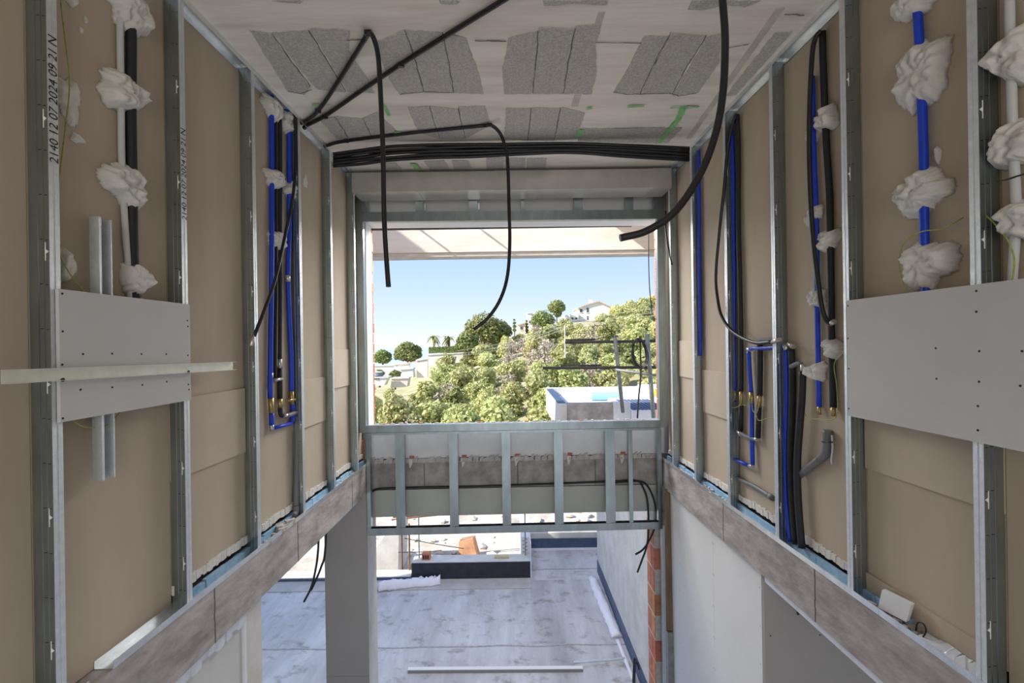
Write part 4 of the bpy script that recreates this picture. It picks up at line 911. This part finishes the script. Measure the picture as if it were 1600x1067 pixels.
t = thing('cable_stub', (XW - .06, 5.75, 0), 'dark cable ends at the bottom of the right terrace wall', 'cable')
for d in (0, .06): MB().tube([(XW - .004, 5.70 + d, .16), (XW - .03, 5.76 + d, .22), (XW - .06, 5.70 + d, .12), (XW - .09, 5.62 + d, .012)], .010, 8).obj('sheath', CABLE, t, smooth=True)
t = thing('hanging_rod', W(1, 2.4, 2.5, .3), 'short dark rod hanging below the right slab', 'rod'); p = atY(1247, 960, ya - .05)
MB().tube([p + Vector((0, 0, .13)), p], .008, 8).obj('rod', CABLE, t)
# rebar posts and strings at the terrace edge
for u, v0, v1, y, mt, lab in ((627.5, 835, 890, 8.75, REBAR, 'leftmost thin rusty bar standing by the stair wall'), (639, 818, 900, 8.5, REBAR, 'thicker rusty bar standing at the left end of the black upstand'), (654, 800, 880, 8.45, POLE, 'thin grey bar standing on the black upstand'),
                     (820, 795, 878, 8.5, POLE, 'thin grey bar standing in front of the hollow block wall')):
    a, c = atY(u, v0, y), atY(u + 1, v1, y); tag(MB().tube([c, a], .012 if mt is POLE else .017, 8).obj('standing_bar', mt), lab, 'bar')
for pts, lab, r in (([(614, 808, 9.6), (700, 803, 9.7), (790, 796, 9.8)], 'upper rusty bar laid level above the rubble', .018), ([(612, 812, 9.55), (690, 804, 9.6), (760, 800, 9.7)], 'lower rusty bar laid level above the rubble', .018)):
    tag(MB().tube([atY(*p) for p in pts], r, 8).obj('level_bar', REBAR), lab, 'bar')
for pts, lab in (([(632, 841, 9), (680, 850, 9), (725, 857, 9)], 'thin string slanting over the rubble'), ([(622, 863, 8.9), (665, 862, 8.9), (690, 860, 8.9)], 'thin wire lying level over the rubble')):
    tag(MB().tube([atY(*p) for p in pts], .007, 6).obj('string', CABLE), lab, 'string')
# rubble
def rock_mesh(seed, mt):
    R = random.Random(seed); bm = bmesh.new(); bmesh.ops.create_icosphere(bm, subdivisions=1, radius=1)
    for v in bm.verts: v.co *= R.uniform(.65, 1.15); v.co.z *= .65
    me = bpy.data.meshes.new('rock'); bm.to_mesh(me); bm.free(); me.materials.append(mt); return me
RM = [rock_mesh(i, ROCK) for i in range(6)]
R = random.Random(21); n = 0
while n < 130:
    u = R.uniform(440, 935); y = R.uniform(8.75, 13.0); x = (u - U0) / F * y
    if x > XD - .25 and y < YF + .5: continue
    if u < 630 and y < 9.8 and u > 570: continue
    o = bpy.data.objects.new('rock', RM[n % 6]); C.objects.link(o); s_ = R.choice([.04, .05, .06, .08, .10, .14])
    o.scale = (s_ * R.uniform(.8, 1.3), s_, s_ * R.uniform(.7, 1.1)); o.rotation_euler = (R.uniform(-.3, .3), R.uniform(-.3, .3), R.uniform(0, 6.28))
    o.location = (x, y, ground(x, y) + s_ * .3); tag(o, 'pale broken stone lying in the sunlit rubble beyond the terrace', 'rock', 'stones in the rubble'); n += 1
c = atY(732, 846, 9.9); z = ground(c.x, c.y)
o = MB().hexa([c + Vector(p) for p in ((-.22, -.1, z - c.z), (.2, -.12, z - c.z), (.24, .12, z - c.z), (-.2, .1, z - c.z), (-.20, -.05, .02), (.10, -.08, .10), (.14, .08, .10), (-.16, .06, .05))]).obj('orange_stone', mat('orange_stone', (.50, .26, .15), .95, var=.2, scale=6)); tag(o, 'big orange stone in the middle of the rubble', 'rock')
c = atY(670, 873, 8.65)
t = thing('hollow_brick', (c.x, 8.65, .31), 'single hollow red brick standing on the black upstand', 'brick')
MB().box(c.x - .075, c.x + .075, YD + .10, YD + .22, .311, .43).obj('body', BRICK, t)
for i in range(3): MB().box(c.x - .055 + i * .04, c.x - .028 + i * .04, YD + .098, YD + .101, .33, .40).obj('hole', PRINT, t)
c = atY(784, 874, 8.5); o = MB().box(c.x - .13, c.x + .13, YD + .12, YD + .20, .311, .345).obj('straw_slat', mat('straw_slat', (.55, .47, .28), .9)); tag(o, 'straw coloured slat lying on the black upstand', 'slat')
# pallets of bricks in the distance
for u, w, lab in ((597, 40, 'far pile of pale orange bricks at the left of the rubble'), (828, 44, 'far pallet of stacked pale bricks seen below the shutter box')):
    y = 13.2; c = atY(u, 812, y); z = ground(c.x, y); t = thing('brick_stack', (c.x, y, z), lab, 'bricks'); wd = w / F * y
    PB = mat('pale_brick', (.60, .36, .25), .92, var=.1, objvar=.1)
    for r_ in range(7):
        for k in range(5):
            x = c.x - wd / 2 + wd * k / 5; MB().box(x + .01, x + wd / 5 - .01, y, y + .5, z + .1 * r_, z + .1 * r_ + .085).obj('brick', PB, t)

# ================================================================ ANNEX ROOF SEEN THROUGH THE WINDOW
yn, yf = 8.0, 10.6; zp = atY(920, 630, yn).z; xl = atY(872, 632, yn).x
an = setting('roof_annex', (xl + 1.5, yn, zp - .5), 'flat roof of the neighbouring wing with concrete parapets', 'roof')
MB().box(xl + .156, 5.0, yn + .15, yf, zp - .49, zp - .16).obj('roof_slab', FELT, an)
xq = atY(958, 640, yn).x
MB().box(xl + .16, xq, yn, yn + .14, zp - .5, zp).obj('near_parapet', CONC, an)
MB().box(xl, xl + .155, yn, yf, zp - .5, zp - .012).obj('side_parapet', PALEC, an)
MB().box(xl + .01, xl + .15, yn + .15, yf, zp - .0115, zp).obj('parapet_membrane', MEMBB, an)
MB().box(xl, 5.0, yf + .001, yf + .15, zp - .5, zp + .02).obj('far_parapet', PALEC, an)
MB().box(xq + .002, xq + .30, yn - .02, yn + .14, zp - .5, zp + .01).obj('white_block', WHITE, an)
xm = atY(990, 640, yn).x
MB().hexa([(xq + .31, yn - .02, zp - .5), (xq + 1.5, yn - .02, zp - .5), (xq + 1.3, yn + .9, zp - .5), (xq + .1, yn + .9, zp - .5), (xq + .31, yn - .02, zp - .14), (xq + 1.5, yn - .02, zp - .14), (xq + 1.3, yn + .9, zp - .02), (xq + .1, yn + .9, zp - .02)]).obj('sloped_felt', FELT, an)
for i in range(9):
    x = xq + .36 + .07 * i; MB().hexa([(x, yn + .02, zp - .139), (x + .045, yn + .02, zp - .139), (x - .10, yn + .72, zp - .046), (x - .14, yn + .72, zp - .046), (x, yn + .02, zp - .12), (x + .045, yn + .02, zp - .12), (x - .10, yn + .72, zp - .03), (x - .14, yn + .72, zp - .03)]).obj('dark_slat', MEMBB, an)
a, c = atY(924, 619.5, 9.6), atY(966, 619, 9.6); zr = zp - .16 + .085
tag(MB().tube([(a.x, 9.6, zr), (c.x, 9.6, zr)], .085, 14).obj('insulation_roll', mat('sky_blue_roll', (.30, .60, .78), .7)), 'pale blue roll lying on the annex roof', 'roll')
t = thing('site_box', atY(1016, 620, 9.4), 'white box with yellow print on the annex roof', 'box'); c = atY(1020, 608, 9.3); 
MB().box(c.x - .2, c.x + .4, 9.3, 9.7, zp - .159, zp + .16).obj('body', WHITE, t); MB().box(c.x + .02, c.x + .1, 9.296, 9.2995, zp - .06, zp + .1).obj('print', mat('yellow_print', (.75, .55, .12), .8), t); MB().box(c.x - .22, c.x + .42, 9.29, 9.71, zp - .1595, zp - .12).obj('pallet', mat('pallet_wood', (.48, .32, .19), .9), t)
def pole(name, p, q, r, mt, label, cat='pole'): return tag(MB().tube([p, q], r, 10).obj(name, mt, smooth=True), label, cat)
pole('scaffold_pole', atY(883, 535, 7.6), atY(1070, 532, 7.6), .026, DPOLE, 'upper level dark scaffold pole across the window view')
pole('scaffold_pole', atY(884, 535, 7.6) + Vector((0, 0, .041)), atY(930, 534, 7.6) + Vector((0, 0, .041)), .015, DPOLE, 'thin bar lying on the upper dark scaffold pole')
pole('scaffold_pole', atY(848, 575, 7.6), atY(1070, 573.5, 7.6), .026, DPOLE, 'lower level dark scaffold pole across the window view')
pole('scaffold_pole', atY(876, 574.7, 7.6) + Vector((0, 0, .041)), atY(940, 574.4, 7.6) + Vector((0, 0, .041)), .015, DPOLE, 'thin bar lying on the lower dark scaffold pole')
pole('scaffold_pole', atY(961, 577, 7.5), atY(1040, 589, 7.5), .022, POLE, 'pale tube sloping down to the right below the scaffold poles')
pole('scaffold_pole', atY(961, 528, 7.5), Vector((*atY(973, 632, 7.9).xy, zp - .15)), .032, POLE, 'left grey scaffold upright leaning slightly right')
pole('scaffold_pole', atY(1011, 522, 7.45), atY(1021, 652, 7.7), .036, POLE, 'right grey scaffold upright beside the hose coil')
t = thing('hose_coil', atY(1000, 575, 7.4), 'coil of black hose hung on the scaffold with its end hanging down', 'hose'); R = random.Random(2)
for k in range(4):
    pts = []
    for i in range(17):
        a = i / 16 * 2 * math.pi; cx, cy = 999.5 + R.uniform(-1, 1), 551 + k * .8
        pts.append(atY(cx + (9.5 + k * .9) * math.sin(a) - 2.0 * math.cos(a), cy - 22.5 * math.cos(a), 7.38 - .02 * k))
    MB().tube(pts, .012, 8, sub=3).obj('loop', CABLE, t, smooth=True)
MB().tube([atY(1000, 525, 7.36), atY(1001, 560, 7.36), atY(1001, 590, 7.36), atY(998, 620, 7.4), atY(996, 653, 7.5)], .014, 8).obj('hanging_end', CABLE, t, smooth=True)

# ================================================================ HILLSIDE
def leaf_cloud(m, lobes, n, size, R, mi=0, shell=.55):
    tot = sum(l[3] ** 2 for l in lobes)
    for (cx, cy, cz, r, sq) in lobes:
        for i in range(int(n * r * r / tot)):
            d = Vector((R.gauss(0, 1), R.gauss(0, 1), R.gauss(0, 1))).normalized(); rr = r * (shell + (1 - shell) * R.random() ** .5) * (1 + .18 * noise.noise(d * 2.5 + Vector((cx, cy, cz))))
            p = Vector((cx + d.x * rr, cy + d.y * rr, cz + d.z * rr * sq)); s_ = size * R.uniform(.6, 1.4)
            t1 = (d + Vector((R.uniform(-1, 1), R.uniform(-1, 1), R.uniform(-1, 1))) * .9).normalized(); t2 = t1.orthogonal().normalized(); t2 = (Matrix.Rotation(R.uniform(0, 6.28), 3, t1) @ t2); t3 = t1.cross(t2)
            b = len(m.v); m.v += [p - t2 * s_ * .5, p + t2 * s_ * .5, p + t3 * s_ * .75 + d * s_ * .15, p - t3 * s_ * .5]
            m.face((b, b + 1, b + 2), mi); m.face((b, b + 3, b + 1), mi)
def tree_mesh(seed, kind):
    R = random.Random(seed); m = MB(); lobes = []
    h = 5.0; nl = 8 if kind != 'dry' else 6
    for i in range(nl):
        a = R.uniform(0, 6.28); rad = R.uniform(.3, 1.3); lobes.append((math.cos(a) * rad, math.sin(a) * rad, R.uniform(1.4, h - .9), R.uniform(.75, 1.25), .8))
    lobes.append((0, 0, h - .8, .9, .9)); lobes.append((0, 0, 1.2, 1.4, .8))
    m.tube([(0, 0, -.8), (R.uniform(-.15, .15), .1, 1.5), (0, 0, h - 1)], .12, 6, m=1)
    for (cx, cy, cz, r, sq) in lobes: m.tube([(0, 0, cz * .5), (cx * .9, cy * .9, cz)], .04, 4, m=1)
    leaf_cloud(m, lobes, 1700 if kind != 'dry' else 600, .30 if kind != 'dry' else .22, R)
    return m.mesh('pine_tree', [{'pine': LEAF, 'dark': LEAFD, 'dry': DRY}[kind], BARK], recalc=False)
TM = {'pine': [tree_mesh(i, 'pine') for i in range(5)], 'dark': [tree_mesh(30 + i, 'dark') for i in range(2)], 'dry': [tree_mesh(50 + i, 'dry') for i in range(2)]}
LAB = {'pine': ('pale green pine in the dense wood covering the hillside', 'pale pines on the hillside'), 'dark': ('darker green pine standing among the pale pines on the hillside', 'dark pines on the hillside'), 'dry': ('bare greyish bush among the hillside pines', 'bare bushes on the hillside')}
def plant(kind, x, y, s_, R, sz=1.0):
    o = bpy.data.objects.new('dry_bush' if kind == 'dry' else 'pine_tree', R.choice(TM[kind])); C.objects.link(o)
    o.location = (x, y, ground(x, y) - .1); o.scale = (s_, s_, s_ * sz); o.rotation_euler = (0, 0, R.uniform(0, 6.28))
    return tag(o, LAB[kind][0], 'bush' if kind == 'dry' else 'tree', LAB[kind][1])
R = random.Random(99); y = 37.0
while y < 109:
    du = 3.3 * F / y; u = 552 + R.uniform(0, du)
    while u < 1062:
        x = (u - U0) / F * y; s_ = R.uniform(.7, 1.05) * (1 if y < 80 else .85)
        ok = not (u < 668 and y > 70) and not (u < 690 and y > 75) and not (780 < u < 960 and y > 98)
        if u < 668 and y > 52: s_ *= .6
        if ok:
            r_ = R.random(); dryp = .12 + (.25 if 770 < u < 870 and 50 < y < 90 else 0) + (.15 if u > 950 and y > 70 else 0)
            plant('dry' if r_ < dryp else ('dark' if r_ > .88 else 'pine'), x, y + R.uniform(-1.5, 1.5), s_, R, R.uniform(.75, 1.05))
        u += du * R.uniform(.8, 1.2)
    y += 4.0 + y * .02
# distinct trees
def lobe_tree(name, u, v, y, w, h, kind, label, seed, trunk=1.5, lobes=None, cat='tree', n=2200, size=.32):
    base = atY(u, v, y); t = thing(name, base, label, cat); R = random.Random(seed); m = MB(); wd, ht = w / F * y, h / F * y
    L_ = []
    for (a, b_, c_, r_) in lobes: L_.append((base.x + a * wd, base.y + b_ * wd, base.z + c_ * ht, r_ * wd, .85))
    leaf_cloud(m, L_, n, size, R); m.obj('crown', LEAFD if kind == 'dark' else LEAF, t, recalc=False)
    m = MB().tube([base - Vector((0, 0, 1.5)), base + Vector((0, 0, ht * .7))], .16, 6); m.obj('trunk', BARK, t)
    return t
big = [(0, 0, .7, .36), (-.25, 0, .6, .26), (.25, .1, .6, .28), (-.1, -.1, .45, .3), (.15, -.1, .4, .3), (.38, 0, .42, .18), (-.38, 0, .4, .18)]
lobe_tree('round_pine', 870, 503, 112, 26, 36, 'dark', 'round dark pine standing alone on the skyline between the white houses', 1, lobes=[(0, 0, .68, .46), (-.2, 0, .62, .34), (.2, 0, .62, .34), (.05, 0, .35, .25)])
lobe_tree('spreading_pine', 757, 540, 85, 62, 48, 'dark', 'largest dark pine on the skyline behind the hanging cable end', 2, lobes=big, n=3800)
lobe_tree('spreading_pine', 782, 535, 88, 34, 34, 'dark', 'dark pine right of the largest one on the skyline', 3, lobes=big, n=2200)
lobe_tree('spreading_pine', 730, 558, 82, 34, 42, 'dark', 'dark pine left of the largest one, above the hedge end', 4, lobes=big, n=2200)
lobe_tree('low_pine', 848, 512, 104, 36, 24, 'dark', 'flat dark pine in front of the tower house', 5, lobes=big, n=2000)
lobe_tree('round_pine', 637, 568, 80, 40, 32, 'dark', 'bushy dark green tree above the white terraces at the left', 6, lobes=big, n=3000)
lobe_tree('round_pine', 598, 572, 82, 26, 26, 'dark', 'grey green tree at the left edge of the window view', 7, lobes=big, n=1800)
for u, h, lab in ((804, 18, 'left thin cypress beside the small pink house'), (823, 16, 'thin cypress between the small house and the tower')):
    lobe_tree('cypress', u, 520, 108, 5, h + 4, 'dark', lab, int(u), lobes=[(0, 0, .2, .45), (0, 0, .45, .42), (0, 0, .7, .34), (0, 0, .92, .2)], n=700)
lobe_tree('garden_shrub', 593, 588, 62, 12, 9, 'pine', 'bright green shrub in front of the grey tank', 12, lobes=big, n=500, cat='bush')
lobe_tree('garden_shrub', 617, 592, 64, 15, 13, 'dark', 'dark green shrub on the white terraces', 13, lobes=big, n=600, cat='bush')
lobe_tree('hill_tree', 940, 500, 120, 14, 22, 'dark', 'dark tree top peeping out right of the white house roof', 14, lobes=big, n=700)
for k, (u, v) in enumerate(((965, 505), (985, 500), (1005, 498), (1022, 496))):
    lobe_tree('skyline_tree', u, v, 106, 26, 30 + 3 * k, 'pine', ('first', 'second', 'third', 'last')[k] + ' pale tree on the skyline right of the white house', 40 + k, lobes=big, n=1500)
# palms
def palm(u, v, y, h, label, seed):
    b = atY(u, v, y); t = thing('palm_tree', b, label, 'tree'); R = random.Random(seed); ht = h / F * y; top = b + Vector((0, 0, ht * .75))
    MB().tube([b - Vector((0, 0, .5)), top], .22, 7).obj('trunk', BARK, t)
    for k in range(22):
        a = R.uniform(0, 6.28); up = R.uniform(-.5, 1.1); L_ = ht * .42; m = MB(); prev = None
        for i in range(6):
            s_ = i / 5; p = top + Vector((math.cos(a) * L_ * s_, math.sin(a) * L_ * s_, L_ * (up * s_ - 1.0 * s_ * s_))); w = .16 * (1 - s_ * .8) * 2; n_ = Vector((-math.sin(a), math.cos(a), .3)) * w
            m.v += [p - n_, p + n_]
            if i: q = len(m.v); m.face((q - 4, q - 3, q - 1, q - 2))
        m.obj('frond', LEAFD, t, recalc=False)
palm(678, 548, 92, 28, 'left palm tree above the clipped hedge', 1); palm(701, 548, 92, 26, 'right palm tree above the clipped hedge', 2)
# hedge, walls and terraces on the left
def slab_px(name, u0, v0, u1, v1, y, dpt, mt, label, cat, bev=0):
    a, c = atY(u0, v0, y), atY(u1, v1, y); t = thing(name, ((a.x + c.x) / 2, y, c.z), label, cat); return t, a, c
def wall_thing(name, poly, y, d, mt, label, cat='wall', cap=True):
    P = [atY(u, v, y) for u, v in poly]; t = thing(name, P[-1], label, cat); MB().prism(P, (0, d, 0)).obj('body', mt, t)
    if cap:
        a, b_ = P[0], P[1]; MB().hexa([a + Vector((-.1, -.15, 0)), b_ + Vector((.1, -.15, 0)), b_ + Vector((.1, d + .1, 0)), a + Vector((-.1, d + .1, 0)), a + Vector((-.1, -.15, .15)), b_ + Vector((.1, -.15, .15)), b_ + Vector((.1, d + .1, .15)), a + Vector((-.1, d + .1, .15))]).obj('coping', HWHITE, t)
    return t
hb = thing('hedge', atY(695, 553, 86), 'long clipped green hedge on the white garden wall', 'hedge'); R = random.Random(4); m = MB()
P = [atY(u, v, 86) for u, v in ((668.5, 543.5), (727, 541.5), (727, 550), (668.5, 553.5))]; P = [p + Vector((0, .75, .12)) for p in P]; MB().prism(P, (0, 2.0, 0)).obj('core', HEDGE, hb)
m = MB()
for i in range(900):
    a, b_ = R.random(), R.random(); p = P[0].lerp(P[1], a).lerp(P[3].lerp(P[2], a), b_) + Vector((0, R.uniform(-.12, .05), R.uniform(0, .12))); s_ = .16
    b = len(m.v); m.v += [p + Vector((R.uniform(-s_, s_), R.uniform(-.1, .1), R.uniform(-s_, s_))) for _ in range(3)]; m.face((b, b + 1, b + 2))
m.obj('leaves', LEAFD, hb, recalc=False)
wall_thing('garden_wall', [(668.5, 555), (724, 551.5), (722, 566), (668.5, 572)], 85.9, .5, HWHITE, 'tall white garden wall below the hedge')
wall_thing('garden_wall', [(651, 564), (668, 561), (668, 590), (651, 590)], 84, .5, HWHITE, 'stepped white garden wall left of the hedge')
wall_thing('garden_wall', [(584, 572), (622, 571), (622, 590), (584, 590)], 78, .5, HWHITE, 'long low white wall at the left of the window view')
wall_thing('garden_wall', [(616, 570), (640, 567.5), (640, 577), (616, 578)], 76, .5, HWHITE, 'short white terrace wall below the bushy tree')
wall_thing('terrace_block', [(626, 578), (645, 576), (646, 590), (622, 592)], 70, 1.5, HWHITE, 'white terrace block among the shrubs', 'terrace')
wall_thing('terrace_block', [(612, 592), (638, 591), (636, 604), (610, 606)], 62, 1.5, mat('terrace_stone', (.74, .66, .58), .95, var=.1), 'lowest pinkish terrace block just above the pines', 'terrace')
wall_thing('terrace_block', [(580, 591), (606, 590), (600, 602), (580, 604)], 60, 1.5, HWHITE, 'pale ledge below the grey tank', 'terrace')
wall_thing('pergola_roof', [(622, 570), (652, 564), (652, 566), (622, 572)], 72, 2.0, HROOF, 'thin sloping pergola roof above the white terraces', 'roof', cap=False)
c = atY(590, 592, 60.5); t = thing('water_tank', c, 'round grey tank at the left edge of the window view', 'tank')
MB().tube([c, c + Vector((0, 0, .85))], .65, 18).obj('body', TANK, t, smooth=True); MB().tube([c + Vector((0, 0, .85)), c + Vector((0, 0, .93))], .69, 18).obj('rim', HWHITE, t, smooth=True)
# houses on the ridge
def wnd(t, u0, v0, u1, v1, y):
    a, c = atY(u0, v0, y), atY(u1, v1, y); w = MB().box(a.x, c.x, y - .06, y + .02, c.z, a.z).obj('window', HGLASS, t)
    MB().box(a.x - .08, c.x + .08, y - .12, y - .0605, c.z - .12, c.z - .001).obj('sill', HWHITE, w)
def hpart(t, name, poly, y, d, mt): return MB().prism([atY(u, v, y) for u, v in poly], (0, d, 0)).obj(name, mt, t)
Y = 116.0
t = thing('white_house', atY(925, 505, Y), 'big white house with a low gable on the hilltop', 'house')
hpart(t, 'wall', [(904, 481), (920, 475), (936, 471.5), (955, 480), (955, 510), (904, 512)], Y, 9, HWHITE)
hpart(t, 'wing', [(883, 492), (904, 490), (904, 512), (880, 514)], Y - 1, 6, HWHITE)
hpart(t, 'roof', [(902.5, 481), (920.5, 474), (936, 470), (956.5, 479.5), (956.5, 480.8), (936, 471.6), (920.5, 475.4), (902.5, 482.4)], Y - .4, 9.8, HROOF)
hpart(t, 'chimney', [(921, 468.5), (926, 468.5), (926, 474), (921, 474)], Y + 2, 1, HWHITE)
for q in ((906, 483, 910, 488), (916.5, 481, 920, 488), (917, 494, 919.5, 500), (935, 492, 938, 496), (940, 492, 943, 496), (950.5, 492, 952.5, 496)): wnd(t, *q, Y)
for q in ((885, 498, 888, 502), (893, 496, 896, 499), (899, 496, 902, 499)): wnd(t, *q, Y - 1)
Y = 112.0
t = thing('tower_house', atY(828, 520, Y), 'pale house with a square tower left of the round pine', 'house')
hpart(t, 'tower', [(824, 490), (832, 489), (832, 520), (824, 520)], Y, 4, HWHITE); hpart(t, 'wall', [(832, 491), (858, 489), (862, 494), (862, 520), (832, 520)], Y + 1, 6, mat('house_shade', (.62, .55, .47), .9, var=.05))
hpart(t, 'coping', [(823.4, 488.6), (832.6, 487.8), (832.6, 489), (823.4, 490)], Y - .2, 4.4, HWHITE); wnd(t, 826.5, 501, 829, 505, Y)
Y = 106.0
t = thing('small_house', atY(815, 520, Y), 'small pinkish house between two cypresses', 'house')
hpart(t, 'wall', [(811, 507), (821, 505), (821, 522), (809, 522)], Y, 4, mat('pink_wall', (.74, .62, .53), .9)); hpart(t, 'roof', [(809.5, 507), (821.5, 503.4), (821.5, 505), (809.5, 508.2)], Y - .3, 4.6, HROOF); wnd(t, 813, 510.5, 817, 515, Y)
# power lines and pole
for k, (va, vb) in enumerate(((548, 481), (553, 487), (557, 492))):
    o = MB().tube([atY(715, va, 48), atY(800, va - 18 + 3, 50), atY(900, (va + vb) / 2 - 14, 52), atY(1030, vb, 54)], .022, 5).obj('power_line', mat('pale_wire', (.55, .52, .45), .6)); tag(o, ('upper', 'middle', 'lower')[k] + ' pale power line slanting across the hillside', 'wire')
b = atY(883, 545, 50.6); o = MB().tube([b - Vector((0, 0, 1)), atY(882.5, 508, 50.6)], .07, 8).obj('utility_pole', mat('pole_pale', (.66, .63, .56), .8)); tag(o, 'pale utility pole carrying the power lines', 'pole')
# low scrub just beyond the rubble
R = random.Random(77)
for k in range(16):
    u = R.uniform(835, 945); y = R.uniform(13.5, 16.5); x = (u - U0) / F * y
    o = plant('pine' if k % 4 else 'dry', x, y, R.uniform(.16, .26), R); o['label'] = 'low scrub bush at the edge of the rubble below the shutter box'; o['category'] = 'bush'; o['group'] = 'scrub beyond the rubble'; o.name = 'scrub_bush'

for o in bpy.data.objects:
    if '_o' in o: del o['_o']
